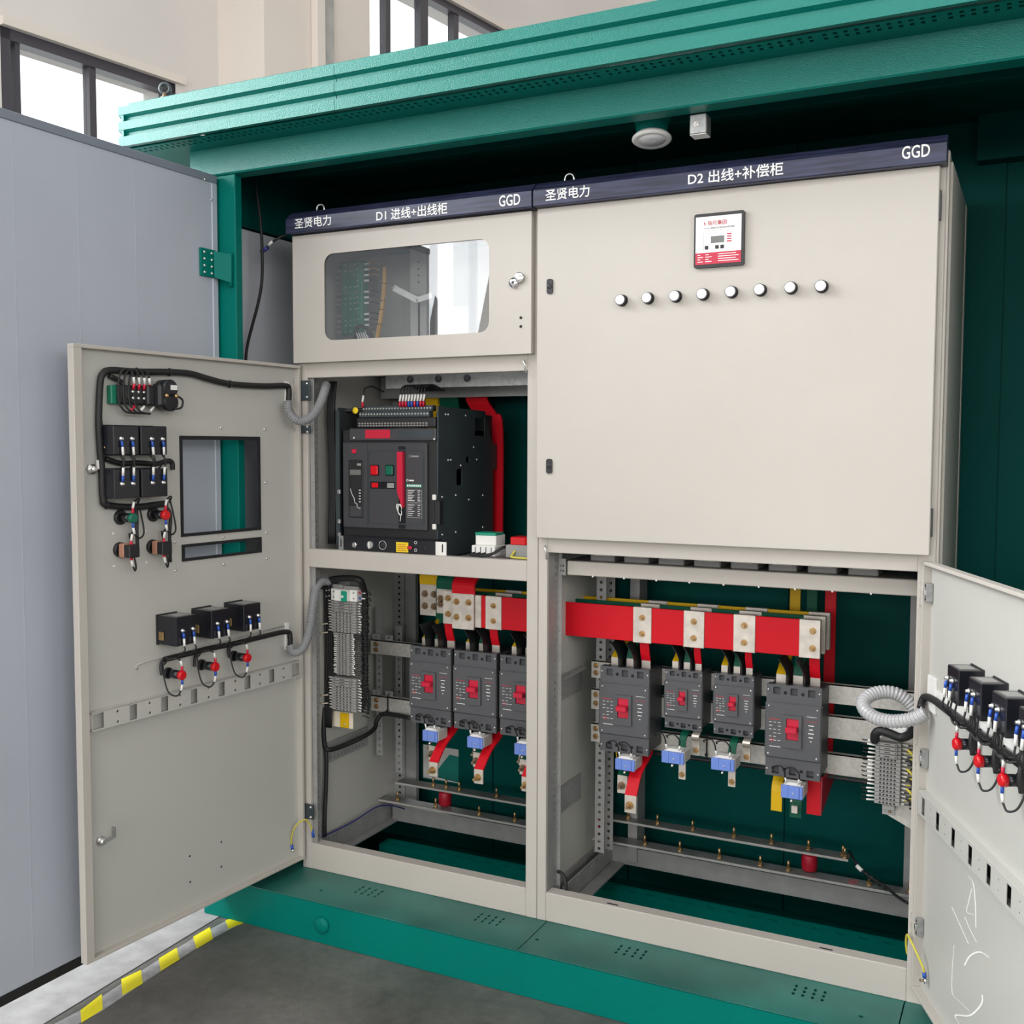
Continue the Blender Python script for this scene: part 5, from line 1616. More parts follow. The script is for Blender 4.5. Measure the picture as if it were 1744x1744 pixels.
GP = 'red capped pilot lamps on the left door'
for p, wh in (((0.5049, -0.02, 0.7021), 'lowest and furthest from the hinge'), ((0.3893, -0.02, 0.7035), 'in the middle'), ((0.2696, -0.02, 0.7075), 'highest and nearest the hinge')):
    pilot('red pilot lamp under the left door\'s deep meters, %s' % wh, p, 1, LDF, 1, 'red_lens', GP, L=.062)
pilot('green capped pilot lamp below the square meters of the left door', (0.6461, -0.02, 1.1221), 1, LDF, 1, 'green_lens', 'capped lamps below the square meters', L=.055, side=-1, reach=1.5)
pilot('red capped pilot lamp below the square meters of the left door', (0.5437, -0.02, 1.124), 1, LDF, 1, 'red_lens', 'capped lamps below the square meters', L=.055, side=-1, reach=1.5)
pilot('push button with copper contact block near the lock edge of the left door', (0.6498, -0.02, 1.0413), 1, LDF, 1, 'copper_coil', 'push buttons of the left door', coil=True, side=-1, reach=.8)
pilot('push button with copper contact block near the square cut-out of the left door', (0.5475, -0.02, 1.0405), 1, LDF, 1, 'copper_coil', 'push buttons of the left door', coil=True, side=-1, reach=.8)

# cam switch at the top of the door
cs = thing('cam_switch', 'black rotary cam switch with green base at the top of the left door', 'switch', (0.5741, -0.02, 1.4265), LDF)
g = [Vector((0.6782, -0.02, 1.4494)), Vector((0.6463, -0.02, 1.4075))]
MB().bbox(g[1].x, g[0].x, PY, PY + .018, g[1].z - .004, g[0].z, .002).build('base_block', 'green_board', cs)
b0, b1 = Vector((0.663, 0, 1.4511)), Vector((0.5582, 0, 1.4044))
MB().bbox(b1.x, b0.x, PY, PY + .026, b1.z, b0.z, .003).build('contact_stack', 'black_plastic', cs)
c0_ = Vector((0.5143, -0.02, 1.426))
MB().bbox(0.4953, 0.5857, PY, PY + .040, b1.z - .002, b0.z + .002, .004).build('drive_block', 'black_plastic', cs)
for q in (Vector((0.5255, 0.035, 1.4468)), Vector((0.5244, 0.035, 1.4125))):
    MB().lathe((q.x, PY + .02, q.z), AY, [(.0235, 0), (.0235, .034), (.021, .037)], 24).build('cam_drum', 'black_gloss', cs)
qd = Vector((0.541, 0.035, 1.4297))
MB().bbox(qd.x - .030, qd.x + .022, PY + .022, PY + .056, qd.z - .030, qd.z + .028, .006).build('cam_cover', 'black_plastic', cs)
MB().box(0.5069, 0.528, PY + .0565, PY + .0578, 1.444, 1.456).build('white_label', 'paper_label', cs)
for r in range(2):
    for k in range(4):
        q = Vector((0.6205, 0.01, 1.4355)) + Vector((-.017 * k, 0, -.016 * r))
        screw(cs, (q.x, PY + .026, q.z), AY, .0045)
for k in range(4):
    q = Vector((0.6205, 0.01, 1.4355)) + Vector((-.016 * k, 0, .006)); q.y = PY + .028
    MB().cyl(q, q + Vector((0, .004, .014)), .0036, 8).build('lug', 'red_handle', cs)
    MB().cyl(q + Vector((0, .004, .014)), q + Vector((.003, .006, .030)), .0034, 8).build('wire_marker', 'white_plastic', cs)
    MB().tube([q + Vector((.003, .006, .030)), q + Vector((.010, .004, .046)), q + Vector((.030, .0, .046)), q + Vector((.04, -.004, .02)), q + Vector((.045, 0, -.03)), q + Vector((.03, .004, -.055)), q + Vector((.0, .004, -.06))], .0026, 6).build('wire', 'black_rubber', cs)
q = Vector((0.5889, 0.01, 1.4002))
for dx, lug in ((0, 'white_plastic'), (.03, 'red_handle'), (-.03, 'white_plastic')):
    MB().cyl(q + Vector((dx, 0, 0)), q + Vector((dx + .012, 0, -.012)), .0034, 8).build('wire_marker', lug, cs)
for dx in (.0, -.022):
    e_ = Vector((0.5409, 0.037, 1.4282)) + Vector((dx * 1.4, .0, 0))
    screw(cs, e_, AY, .006, 'brass')
MB().tube([(0.5074, 0.04, 1.4281), (0.4921, 0.04, 1.4182), (0.4964, 0.04, 1.3999), (0.5177, 0.04, 1.3947)], .0028, 6).build('wire', 'black_rubber', cs)

# black harness round the door
hb = thing('wire_harness', 'thick black wire harness looping round the upper half of the left door', 'wires', (0.7063, -0.01, 1.3851), LDF)
HY = -.008
MB().tube([(0.0491, -0.006, 1.4226), (0.0438, -0.008, 1.4679), (0.0611, -0.008, 1.4792), (0.151, -0.008, 1.4737), (0.2809, -0.008, 1.4731), (0.3601, -0.008, 1.4829), (0.4195, -0.008, 1.4925), (0.4887, -0.008, 1.4929), (0.5991, -0.008, 1.4869), (0.6731, -0.008, 1.486), (0.6964, -0.008, 1.4757), (0.7054, -0.008, 1.4505), (0.7119, -0.008, 1.3593), (0.7094, -0.008, 1.2895), (0.7061, -0.008, 1.2538), (0.7057, -0.008, 1.2007), (0.7038, -0.008, 1.1733), (0.6932, -0.008, 1.1556), (0.607, -0.008, 1.1464), (0.5288, -0.008, 1.1503), (0.5096, -0.008, 1.1502)], .0085, 10, 5).build('main_loom', 'black_rubber', hb)
MB().tube([(0.677, -0.01, 1.4721), (0.6442, -0.008, 1.4595), (0.6406, 0, 1.4378), (0.6268, 0.004, 1.4136), (0.6055, 0.004, 1.4042)], .006, 8).build('branch', 'black_rubber', hb)
MB().tube([(0.6922, -0.01, 1.2694), (0.6508, -0.008, 1.2574), (0.5988, -0.006, 1.2583), (0.5416, -0.008, 1.2546), (0.5051, -0.006, 1.2618), (0.4897, -0.006, 1.2571), (0.4881, -0.006, 1.2386)], .0065, 8).build('branch', 'black_rubber', hb)
for seq in ([(0.607, -0.008, 1.1472), (0.6105, 0, 1.1224), (0.6155, 0.005, 1.0858), (0.6146, 0.005, 1.0486), (0.6146, 0, 1.026)], [(0.5154, -0.008, 1.1474), (0.5036, 0, 1.1241), (0.5109, 0.005, 1.0787), (0.5117, 0.005, 1.0404), (0.5063, 0, 0.9981)]):
    MB().tube(seq, .0045, 8).build('branch', 'black_rubber', hb)
for q in ((0.4926, -0.008, 1.492), (0.2809, -0.008, 1.4728), (0.5973, -0.008, 1.487), (0.6949, -0.008, 1.1556), (0.7086, -0.008, 1.3566)):
    MB().ring(q, (1, 0, .1), .0095, .0015, 14, 5).build('cable_tie', 'black_plastic', hb)
for q in ((0.6994, 0, 1.2967), (0.6953, 0, 1.1862)):
    screw(hb, q, AY, .006, 'brass')
hl = thing('wire_harness', 'black wire harness sloping under the three meters of the left door', 'wires', (0.3161, -0.01, 0.7612), LDF)
MB().tube([(0.0542, -0.004, 0.6921), (0.0515, -0.006, 0.7271), (0.0643, -0.008, 0.7466), (0.1678, -0.01, 0.7465), (0.272, -0.01, 0.7442), (0.3704, -0.01, 0.7453), (0.4633, -0.01, 0.7431), (0.5225, -0.01, 0.7423)], .0075, 8).build('main_loom', 'black_rubber', hl)
for seq in ([(0.5184, -0.008, 0.7434), (0.5355, -0.004, 0.739), (0.5431, 0, 0.7238), (0.5431, 0.004, 0.7057)], [(0.4142, -0.008, 0.743), (0.4243, -0.004, 0.7307), (0.4305, 0, 0.7082)], [(0.2963, -0.008, 0.7433), (0.3028, -0.004, 0.7265), (0.3025, 0, 0.7102)]):
    MB().tube(seq, .0045, 8).build('branch', 'black_rubber', hl)

# corrugated hoses across the hinge side, earth lead
h1 = thing('corrugated_hose', 'grey corrugated hose bridging the left door to the upper cabinet', 'hose', (0.0704, -0.06, 1.37))
MB().tube([(0.0303, -0.09, 1.4331), (0.0342, -0.09, 1.4039), (0.0514, -0.085, 1.3799), (0.0696, -0.07, 1.375), (0.0864, -0.05, 1.3891), (0.0896, -0.02, 1.4193), (0.0773, 0.02, 1.456), (0.0661, 0.05, 1.4877)], .0135, 14, 8, corr=.13, pitch=.0066).build('hose', 'conduit_grey', h1)
h2 = thing('corrugated_hose', 'grey corrugated hose bridging the left door to the terminal rail', 'hose', (0.0521, -0.06, 0.7059))
MB().tube([(0.0299, -0.09, 0.709), (0.0406, -0.09, 0.6923), (0.0566, -0.08, 0.6938), (0.0653, -0.06, 0.7176), (0.0618, -0.035, 0.7648), (0.0543, -0.01, 0.823), (0.043, 0.02, 0.8669), (0.0405, 0.05, 0.885), (0.0471, 0.08, 0.8838)], .0135, 14, 8, corr=.13, pitch=.0066).build('hose', 'conduit_grey', h2)
ew = thing('earth_lead', 'yellow green earth lead from the left door to its post', 'wire', (0.0337, -0.03, 0.1562))
MB().tube([(-0.0029, -0.05, 0.0797), (-0.0008, -0.055, 0.1074), (0.0152, -0.055, 0.1466), (0.0371, -0.04, 0.1673), (0.0436, -0.02, 0.1473), (0.0446, -0.01, 0.1184)], .0024, 8).build('wire', 'earth_wire', ew)
MB().cyl((-0.0028, -0.05, 0.087), (-0.0008, -0.05, 0.0727), .0042, 8).build('lug', 'blue_lug', ew)
MB().cyl((0.0447, -0.01, 0.1277), (0.0474, -0.008, 0.1035), .0042, 8).build('lug', 'blue_lug', ew)
screw(ew, (-0.0025, -0.045, 0.067), (.9, -.3, 0), .006)


# ------------------------------------------------------------------ open lower door of the wide cabinet, swung towards the viewer's right
RDF = rot_frame((1.772, -.005, 0), -67)
RD = part_empty('door', D2, (0, 0, 0), RDF, 'open lower door with chalk marks on its inner face')
RW, QZ0, QZ1 = .955, .0385, 1.0437
SY = .020
MB().box(.002, RW - .002, SY, SY + .002, QZ0 + .002, QZ1 - .002).build('door_sheet', 'door_inside_paint', RD)
MB().bbox(0, RW, 0, SY + .002, QZ1 - .008, QZ1, .001).build('top_rim', 'cabinet_paint', RD)
MB().bbox(0, RW, 0, SY + .002, QZ0, QZ0 + .008, .001).build('bottom_rim', 'cabinet_paint', RD)
MB().bbox(0, .008, 0, SY + .002, QZ0 + .008, QZ1 - .008, .001).build('hinge_rim', 'cabinet_paint', RD)
MB().bbox(RW - .02, RW, 0, SY + .002, QZ0 + .008, QZ1 - .008, .001).build('lock_rim', 'cabinet_paint', RD)
# stiffening bar with rectangular punchings
TZ0, TZ1 = .463, .516
hs = []
for k in range(9):
    a = .0406 + .0955 * k
    hs.append(rect(a, a + .021, TZ0 + .006, TZ1 - .007))
    for z in (TZ0 + .016, TZ1 - .017):
        hs.append(ngon(a + .058, z, .0026, 6))
MB().plate(rect(.014, RW - .022, TZ0, TZ1), hs, (0, .0015, 0), AX, AZ, .0015).build('stiffener_bar', 'door_inside_paint', RD)
MB().box(.014, RW - .022, .0015, SY, TZ1 - .0015, TZ1 + .0005).build('stiffener_lip', 'door_inside_paint', RD)
MB().box(.014, RW - .022, .0015, SY, TZ0 - .0005, TZ0 + .0015).build('stiffener_lip', 'door_inside_paint', RD)
MB().box(.02, RW - .03, SY - .0012, SY - .0004, TZ0 + .002, TZ1 - .002).build('stiffener_back', 'gasket_black', RD)
MB().bbox(0.0146, 0.0661, SY - .006, SY, 0.7049, 0.7854, .001).build('cable_clip', 'white_plastic', RD)
# hinges
for za, zb in ((0.9518, 0.9952), (0.5687, 0.6116), (0.172, 0.2131)):
    h_ = MB().bbox(.0095, .0215, SY - .016, SY - .001, za, zb, .001).build('hinge', 'galvanised', RD)
    for t_ in (.14, .86):
        MB().cyl((.0155, SY - .0162, za + (zb - za) * t_), (.0155, SY - .0172, za + (zb - za) * t_), .0028, 8).build('hinge_screw', 'black_plastic', h_)
    MB().bbox(.012, .020, SY - .020, SY - .015, za + (zb - za) * .35, za + (zb - za) * .65, .001).build('hinge_knuckle', 'chrome', h_)
    MB().box(-.010, .001, -.003, .001, za - .010, zb + .006).build('hinge_plate', 'rail_steel', h_)
# chalk handwriting
for k, seq in enumerate(([(0.2837, 0.0195, 0.4238), (0.309, 0.0195, 0.4185), (0.3223, 0.0195, 0.3829), (0.329, 0.0195, 0.3385)], [(0.3014, 0.0195, 0.4055), (0.2878, 0.0195, 0.3737), (0.2784, 0.0195, 0.3478), (0.3139, 0.0195, 0.3572)],
                         [(0.1933, 0.0195, 0.3196), (0.247, 0.0195, 0.3016), (0.2916, 0.0195, 0.2864)], [(0.2681, 0.0195, 0.3314), (0.2987, 0.0195, 0.3194), (0.3345, 0.0195, 0.3101)],
                         [(0.2749, 0.0195, 0.2316), (0.303, 0.0195, 0.2654), (0.351, 0.0195, 0.2979), (0.3982, 0.0195, 0.311)],
                         [(0.2136, 0.0195, 0.2449), (0.207, 0.0195, 0.1875), (0.2109, 0.0195, 0.1391), (0.2531, 0.0195, 0.143), (0.3121, 0.0195, 0.1535)],
                         [(0.3726, 0.0195, 0.2203), (0.3682, 0.0195, 0.1988), (0.3127, 0.0195, 0.1457), (0.2323, 0.0195, 0.1011), (0.2603, 0.0195, 0.0957)])):
    w = (.0035, .003, .003, .0025, .006, .002, .006)[k]
    MB().strip(smooth_path(seq, 5), w, .0006, AX).build('chalk_stroke', 'chalk', RD)

GR = 'black meters on the right door'
for k in range(4):
    x0 = .268 + .1165 * k
    t = meter('deep black meter on the right door, %s from its hinge' % ORD[k], x0, x0 + .064, .789, .861, .050, RDF, -1, ((.12, .62), (.55, .62)), -1, GR, drop=.05)
    MB().box(x0 + .012, x0 + .05, SY - .042, SY - .012, .861, .8616).build('top_label', 'terminal_grey', t)
GQ = 'red capped pilot lamps on the right door'
for k in range(3):
    pilot('red capped pilot lamp on the right door, %s from its hinge' % ORD[k], ((.292, .41, .525)[k], SY, .702), 1, RDF, -1, 'red_lens', GQ, L=.042, side=1)
hr = thing('wire_harness', 'black wire harness sloping below the meters of the right door', 'wires', (0.11, 0.01, 0.7385), RDF)
MB().tube([(0.0289, -0.004, 0.7115), (0.0149, 0.004, 0.7258), (0.0262, 0.008, 0.7354), (0.0715, 0.01, 0.7396), (0.1471, 0.01, 0.7387), (0.252, 0.01, 0.7367), (0.3628, 0.01, 0.7356), (0.4628, 0.01, 0.7357), (0.5511, 0.01, 0.735), (0.6588, 0.01, 0.734)], .0085, 8).build('main_loom', 'black_rubber', hr)
MB().box(0.0533, RW - .1, SY - .004, SY, 0.7456, 0.7602).build('backing_strip', 'white_plastic', hr)
for k in range(3):
    c = (.292, .41, .525)[k]
    MB().tube([(c + .02, .008, .765), (c + .03, .006, .75), (c + .034, .0, .72), (c + .034, .004, .69)], .005, 8).build('branch', 'black_rubber', hr)
    MB().tube([(c - .03, -.012, .80), (c - .03, -.02, .765), (c - .01, -.02, .742), (c + .01, -.006, .745), (c + .022, .006, .76)], .0022, 6).build('wire', 'black_rubber', hr)
    MB().tube([(c - .005, -.012, .80), (c - .004, -.02, .76), (c + .012, -.016, .74), (c + .03, .0, .745)], .0022, 6).build('wire', 'black_rubber', hr)

h3 = thing('corrugated_hose', 'pale corrugated hose coiled in a loop by the right door', 'hose', (1.7182, -0.02, 0.6698))
MB().tube([(1.7909, -0.045, 0.7033), (1.7651, -0.045, 0.6867), (1.7256, -0.04, 0.6747), (1.687, -0.03, 0.6739), (1.6599, -0.015, 0.6839), (1.6488, 0.005, 0.6978), (1.6576, 0.025, 0.7114), (1.6828, 0.045, 0.7199), (1.7135, 0.055, 0.7183), (1.7409, 0.06, 0.7033), (1.7584, 0.06, 0.6841)], .0165, 16, 10, corr=.13, pitch=.0085).build('hose', 'conduit_pale', h3)
e2 = thing('earth_lead', 'yellow green earth lead hanging from the right door hinge', 'wire', (1.7827, -0.02, 0.1357))
MB().tube([(1.7609, 0.01, 0.1106), (1.7581, 0.005, 0.1406), (1.7616, -0.01, 0.1661), (1.7729, -0.03, 0.1602), (1.7893, -0.05, 0.1406), (1.8022, -0.06, 0.119), (1.805, -0.06, 0.1059)], .0026, 8).build('wire', 'earth_wire', e2)
MB().cyl((1.8049, -0.06, 0.1086), (1.8059, -0.06, 0.0964), .0046, 8).build('lug', 'blue_lug', e2)
MB().cyl((1.8067, -0.06, 0.0897), (1.7954, -0.06, 0.0884), .0032, 8).build('stud', 'bronze_bolt', e2)
MB().lathe((1.8054, -0.06, 0.0894), (1, 0, 0), [(.007, 0), (.007, .004), (.004, .006)], 10).build('washer', 'chrome', e2)


# ------------------------------------------------------------------ terminal rails with their wiring


def terminal_strip(label, rows, xa, xb, za, zb, yf, group, wide_top=0, left=True, right=True, sl=.012, sr=.014, loop=.02, loopcol=('black_rubber',), narrow=False):
    """rows terminals stacked from zb down to za; each is a part carrying its wires"""
    t = thing('terminal_strip', label, 'terminals', ((xa + xb) / 2, yf + .04, za), group=group)
    pz = (zb - za) / rows
    for r in range(rows):
        z1 = zb - pz * r
        z0 = z1 - pz * .9
        zc = (z0 + z1) / 2
        w = xb - xa
        m = MB().bbox(xa, xb, yf, yf + .035, z0, z1, .0008).build('terminal', 'terminal_grey', t)
        if r < wide_top:
            MB().bbox(xa + w * .10, xb - w * .14, yf - .006, yf + .001, z0 + .0005, z1 - .0005, .0006).build('fuse_lever', 'terminal_grey', m)
            MB().box(xa + w * .36, xa + w * .58, yf - .0066, yf - .006, zc - .0009, zc + .0009).build('lever_slot', 'black_plastic', m)
            for q in (.17, .80):
                MB().cyl((xa + w * q, yf - .006, zc), (xa + w * q, yf - .0068, zc), .0016, 6).build('screw_hole', 'black_plastic', m)
        else:
            for q in ((.22, .36, .50, .64, .78) if not narrow else (.25, .5, .75)):
                MB().box(xa + w * q - .0022, xa + w * q + .0022, yf - .0006, yf, zc - pz * .22, zc + pz * .22).build('screw_hole', 'black_plastic', m)
        j = random.uniform(-.004, .004)
        if left:
            a = Vector((xa - .001, yf + .012, zc))
            b = a + Vector((-sl - abs(j), -.004, .001 + j * .4))
            MB().cyl(a, b, .0023, 6).build('wire_marker', 'white_plastic', m)
            MB().tube([b, b + Vector((-.006, .0, -.001)), b + Vector((-.014, .016, -.004))], .0016, 5, 3).build('wire', 'black_rubber', m)
        if right:
            a = Vector((xb + .001, yf + .012, zc))
            b = a + Vector((sr + j, -.004, -.0005))
            MB().cyl(a, b, .0023, 6).build('wire_marker', 'white_plastic', m)
            MB().tube([b, b + Vector((loop * .5, -.004, .002)), b + Vector((loop, .002, -.002)), b + Vector((loop * .8, .012, -.006)), b + Vector((loop * .4, .02, -.002))], .0017, 5, 4).build('wire', loopcol[r % len(loopcol)], m)
    return t


TY = .08
mc = thing('miniature_breaker', 'white two-pole miniature breaker with green toggle on the terminal rail', 'breaker', (0.0974, TY, 0.825))
mx0, mx1, mz0, mz1 = 0.0548, 0.1513, 0.8259, 0.8622
mw, mh = mx1 - mx0, mz1 - mz0
MB().bbox(mx0, mx1, TY, TY + .05, mz0, mz1, .001).build('body', 'white_plastic', mc)
MB().bbox(mx0 + mw * .22, mx0 + mw * .74, TY - .012, TY, mz0 + .001, mz1 - .001, .001).build('front_step', 'white_plastic', mc)
MB().bbox(mx0 + mw * .50, mx0 + mw * .72, TY - .016, TY - .012, mz0 + mh * .02, mz1 - mh * .08, .001).build('green_field', 'green_toggle', mc)
MB().bbox(mx0 + mw * .55, mx0 + mw * .62, TY - .022, TY - .016, mz0 + mh * .36, mz0 + mh * .56, .001).build('toggle', 'white_plastic', mc)
for q in (.10, .88):
    for r in (.28, .76):
        MB().cyl((mx0 + mw * q, TY, mz0 + mh * r), (mx0 + mw * q, TY - .0008, mz0 + mh * r), .003, 8).build('screw_hole', 'terminal_grey', mc)
for r in (.3, .8):
    z = mz0 + mh * r
    MB().cyl((mx1 + .012, TY + .008, z), (mx1 + .030, TY + .004, z), .0025, 6).build('wire_marker', 'white_plastic', mc)
    MB().cyl((mx1, TY + .012, z), (mx1 + .012, TY + .008, z), .003, 6).build('lug', ('red_handle', 'blue_lug')[r < .5], mc)
    MB().cyl((mx0 - .012, TY + .012, z), (mx0 - .026, TY + .008, z - .002), .0025, 6).build('wire_marker', 'white_plastic', mc)
    MB().tube([(mx1 + .030, TY + .004, z), (mx1 + .042, TY, z + .005), (mx1 + .047, TY + .006, z - .002), (mx1 + .036, TY + .02, z - .008)], .0018, 6).build('wire', 'black_rubber', mc)
MB().bbox(mx0 - .004, mx0 + mw * .35, TY + .012, TY + .04, mz1, mz1 + .012, .002).bbox(mx0 + mw * .38, mx1 - .004, TY + .012, TY + .04, mz1, mz1 + .009, .001).build('end_stop', 'terminal_grey', mc)
GT = 'terminal strips on the narrow cabinet rail'
terminal_strip('wide grey terminal strip right under the white miniature breaker', 12, 0.055, 0.1473, 0.7268, 0.8244, TY, GT, 4, loop=.024)
terminal_strip('slim grey terminal strip in the middle of the narrow cabinet rail', 20, 0.0739, 0.1214, 0.5945, 0.7247, TY, GT, 0, narrow=True, loop=.03)
terminal_strip('wide grey terminal strip lowest on the narrow cabinet rail', 12, 0.055, 0.1456, 0.4824, 0.5856, TY, GT, 3, loop=.024)
dr = thing('din_rail', 'steel mounting rail carrying the terminal strips in the narrow cabinet', 'rail', (0.0702, .115, 0.4181))
MB().box(0.0455, 0.1015, .115, .118, 0.4181, .90).build('rail', 'galvanised', dr)
pz0, pz1 = 0.4203, 0.4707
MB().bbox(0.0259, 0.1133, .108, .114, pz0, pz1, .001).build('end_plate', 'cream_card', dr)
MB().bbox(0.0687, 0.1, .103, .108, pz0 + .002, pz1 - .002, .001).build('rail_end', 'yellow_sleeve', dr)
screw(dr, (0.0865, .103, pz0 + .014), (0, -1, 0), .004)
for q in ((0.0264, 0.07, 0.7516), (0.0261, 0.07, 0.724), (0.0265, 0.07, 0.5282), (0.0262, 0.07, 0.5022)):
    q = Vector(q)
    MB().tube([q + Vector((-.02, .02, -.004)), q + Vector((-.004, 0, -.003)), q + Vector((.022, 0, .002))], .0020, 6).build('cream_wire', 'cream_card', dr)

# black looms in the narrow cabinet
lo = thing('wire_loom', 'dense black loom standing behind the left ends of the terminal strips', 'wires', (0.001, 0.1, 0.4496))
for k in range(9):
    x = .019 + .0036 * k
    MB().tube([(x + .012, .115 - .004 * (k % 3), .88), (x, .10 - .005 * (k % 3), .86), (x + .001 * (k % 2), .10 - .006 * (k % 2), .70), (x - .001, .098, .55), (x * .6 + .014, .09, .42)], .0034, 6, 4).build('wire', 'black_rubber', lo)
la = thing('wire_loom', 'thick black loom arching over the white miniature breaker', 'wires', (0.0919, 0.11, 0.8923))
MB().tube([(0.02, 0.08, 0.8638), (0.0381, 0.08, 0.8833), (0.0804, 0.08, 0.894), (0.1308, 0.08, 0.8979), (0.1611, 0.08, 0.8943), (0.1601, 0.1, 0.8739), (0.1547, 0.12, 0.831), (0.1518, 0.12, 0.721), (0.1533, 0.12, 0.6108), (0.146, 0.12, 0.5085), (0.1304, 0.12, 0.4789)], .010, 10).build('loom', 'black_rubber', la)
for k in range(34):
    c = Vector((0.1893, 0.07, 0.8577)); z = 0.8577 - k * .0115
    if abs(k - 18) == 0:
        continue
    r_ = .010 + .003 * math.sin(k * 2.1)
    MB().tube([(c.x - .012, .07, z), (c.x + .004, .062, z + .004), (c.x + r_, .064, z), (c.x + .004, .08, z - .006)], .0017, 5, 3).build('wire_loop', 'black_rubber', la)
lb = thing('wire_loom', 'black loom dropping from the terminal strips and crossing to the breakers', 'wires', (0.0257, 0.09, 0.3517))
MB().tube([(0.0104, 0.1, 0.4788), (0.0149, 0.09, 0.416), (0.019, 0.09, 0.364), (0.0347, 0.09, 0.3492), (0.0477, 0.15, 0.3487), (0.0784, 0.22, 0.3657), (0.0856, 0.27, 0.3815), (0.0815, 0.29, 0.4036), (0.098, 0.3, 0.4229), (0.157, 0.29, 0.4282), (0.2382, 0.25, 0.4375)], .0075, 8).build('loom', 'black_rubber', lb)
MB().tube([(0.0234, 0.09, 0.3571), (0.0289, 0.085, 0.3066), (0.0296, 0.08, 0.2236), (0.0317, 0.07, 0.1424), (0.0311, 0.07, 0.0764)], .0065, 8).build('loom', 'black_rubber', lb)
bw = thing('floor_wire', 'thin blue black wire trailing along the bottom side rail', 'wire', (0.05, 0.192, 0.0775))
MB().tube([(0.0207, 0.03, 0.1011), (0.028, 0.05, 0.0844), (0.0322, 0.09, 0.0793), (0.045, 0.1992, 0.084), (0.045, 0.3347, 0.0906), (0.06, 0.4012, 0.0785), (0.08, 0.4626, 0.0503), (0.12, 0.5133, 0.02)], .0024, 6).build('wire', 'blue_wire', bw)
lc = thing('wire_loom', 'black loom standing behind the hose at the left of the air circuit breaker', 'wires', (0.0299, 0.08, 1.4094))
for k in range(4):
    MB().tube([(.045 + .006 * k, .10, 1.50), (.044 + .006 * k, .09, 1.40), (.046 + .006 * k, .095, 1.20), (.043 + .006 * k, .09, 1.0)], .0055, 6).build('wire', 'black_rubber', lc)
MB().tube([(.06, .10, 1.405), (.10, .10, 1.41), (.14, .12, 1.412), (.20, .14, 1.42)], .006, 8).build('wire', 'black_rubber', lc)
# ties round the rails and the lead under the breakers
for x, y, z0, z1, wh in ((1.6393, .268, .433, .496, 'lowest rail of the wide cabinet'), (1.1957, .268, .437, .50, 'lowest rail between the small breakers'), (0.1112, .308, .425, .482, 'lower rail of the narrow cabinet')):
    t = thing('cable_tie', 'black cable tie round the %s' % wh, 'tie', (x, y, z0), group='cable ties round the rails')
    MB().plate(rect(y - .003, y + .024, z0 - .004, z1 + .003), [rect(y - .0005, y + .0215, z0 - .0015, z1 + .0005)], (x, 0, 0), AY, AZ, .004).build('strap', 'black_plastic', t)
    MB().bbox(x - .002, x + .006, y - .008, y - .002, z0 + .004, z0 + .012, .001).build('tie_head', 'black_plastic', t)
ul = thing('wire_loom', 'thin black loom running along under the lowest rail of the wide cabinet', 'wires', (1.2, .262, .43))
MB().tube([(.90, .255, .455), (1.0, .262, .432), (1.2, .262, .430), (1.45, .262, .431), (1.70, .262, .432), (1.76, .25, .44)], .0055, 8).build('loom', 'black_rubber', ul)

# terminal strip of the wide cabinet beside the right door
UY = .10
tz0, tz1 = 0.4306, 0.5864
tx0_, tx1_ = 1.667, 1.726
GT2 = 'terminal strips beside the right door'
terminal_strip('grey terminal strip with white and yellow wires beside the right door', 16, tx0_, tx1_, tz0, tz1, UY, GT2, 4, sl=.016, sr=.012, loop=.022, loopcol=('black_rubber', 'black_rubber', 'earth_wire', 'black_rubber'))
d2 = thing('din_rail', 'steel rail and galvanised plate behind the terminal strip by the right door', 'rail', (1.70, .135, tz0 - .03))
MB().box(1.682, 1.712, .135, .138, tz0 - .035, tz1 + .03).build('rail', 'galvanised', d2)
MB().prism([(1.690, tz0 - .035), (1.775, tz0 - .075), (1.775, tz1 + .05), (1.690, tz1 + .05)], (0, .142, 0), AX, AZ, .003).build('plate', 'rail_steel', d2)
MB().bbox(tx0_ + .018, tx1_ - .012, UY + .006, UY + .03, tz0 - .014, tz0 - .001, .001).build('end_stop', 'terminal_grey', d2)
MB().bbox(tx0_ + .014, tx1_ - .004, UY + .006, UY + .03, tz1 + .001, tz1 + .014, .001).build('end_stop', 'terminal_grey', d2)
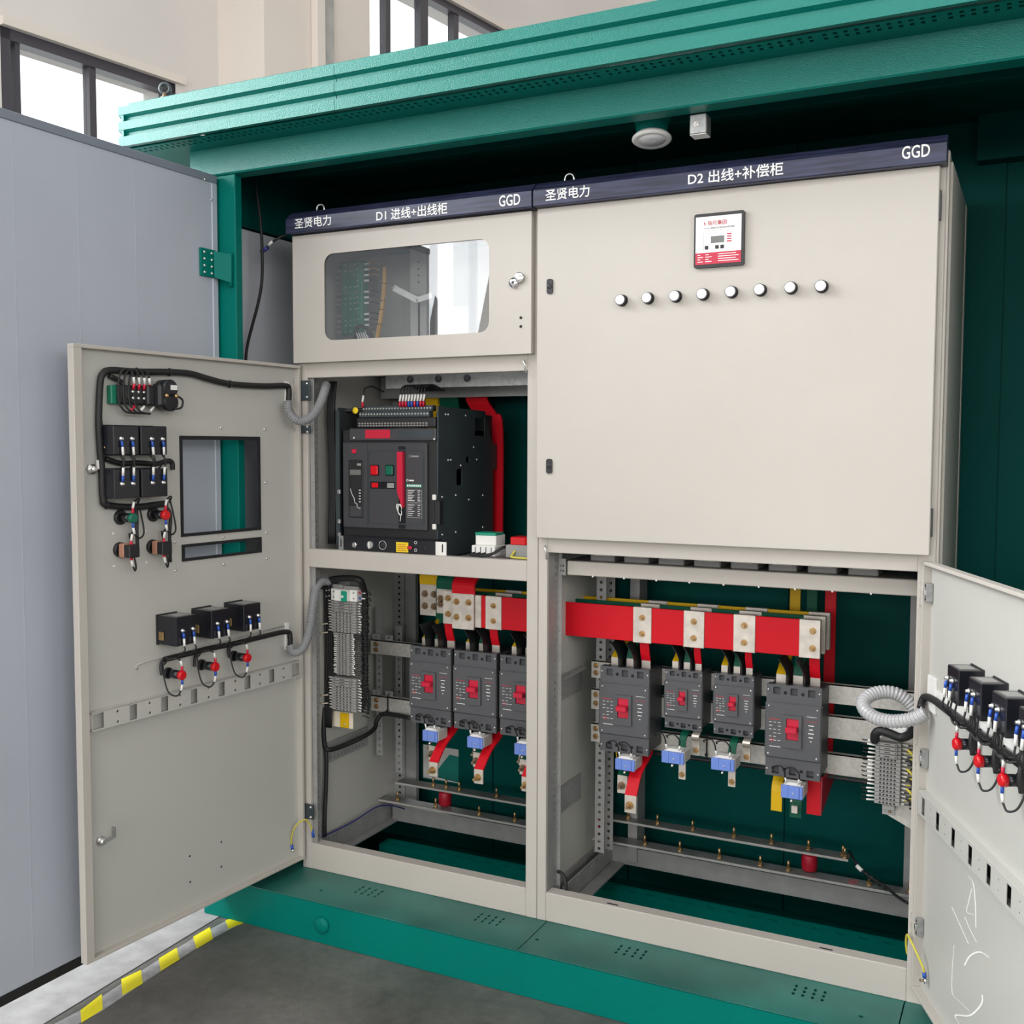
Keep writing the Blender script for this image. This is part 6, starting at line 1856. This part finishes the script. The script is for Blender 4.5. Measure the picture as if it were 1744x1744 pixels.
screw(d2, (1.700, .135, tz0 - .026), (0, -1, 0), .004, 'brass')
l2 = thing('wire_loom', 'black loom curving over the terminal strip beside the right door', 'wires', (1.6796, 0.09, 0.6075))
MB().tube([(1.6652, 0.1, 0.5858), (1.6674, 0.09, 0.606), (1.6801, 0.085, 0.616), (1.701, 0.08, 0.6141), (1.7279, 0.08, 0.6075), (1.7511, 0.07, 0.6243), (1.7579, 0.06, 0.653), (1.7595, 0.06, 0.6955)], .011, 10).build('loom', 'black_rubber', l2)
MB().bbox(1.6984, 1.7398, .085, .11, 0.6126, 0.6298, .002).build('bracket', 'white_plastic', l2)
for k in range(6):
    MB().tube([(1.742, .09, tz1 - .01 - .024 * k), (1.752, .082, tz1 - .016 - .024 * k), (1.758, .088, tz1 - .03 - .024 * k), (1.75, .10, tz1 - .036 - .024 * k)], .003, 6).build('wire', ('earth_wire', 'black_rubber')[k % 2], l2)
nl = thing('wire_loom', 'black spiral loom from the end of the neutral bar to the right post', 'wires', (1.6511, 0.4013, 0.12))
pa = [(1.5588, 0.4605, 0.165), (1.5827, 0.4201, 0.15), (1.6115, 0.4075, 0.13), (1.6396, 0.3955, 0.12), (1.67, 0.3723, 0.115), (1.7043, 0.3358, 0.11), (1.7306, 0.3087, 0.11)]
MB().tube(pa, .004, 8).build('loom', 'black_rubber', nl)
pth = smooth_path(pa[1:5], 14)
MB().tube([Vector(q) + Vector((0, .006 * math.cos(i * .9), .006 * math.sin(i * .9))) for i, q in enumerate(pth)], .002, 5, 2).build('spiral', 'black_rubber', nl)
MB().cyl((1.5868, 0.4037, 0.15), (1.6018, 0.3979, 0.14), .006, 8).build('wire_marker', 'white_plastic', nl)
sw_ = thing('floor_wire', 'short black wire bending behind the sill of the wide cabinet', 'wire', (0.8683, 0.03, 0.1096))
MB().tube([(0.8416, 0.05, 0.1238), (0.8563, 0.045, 0.1217), (0.8693, 0.04, 0.1028), (0.873, 0.04, 0.0736)], .005, 8).build('wire', 'black_rubber', sw_)
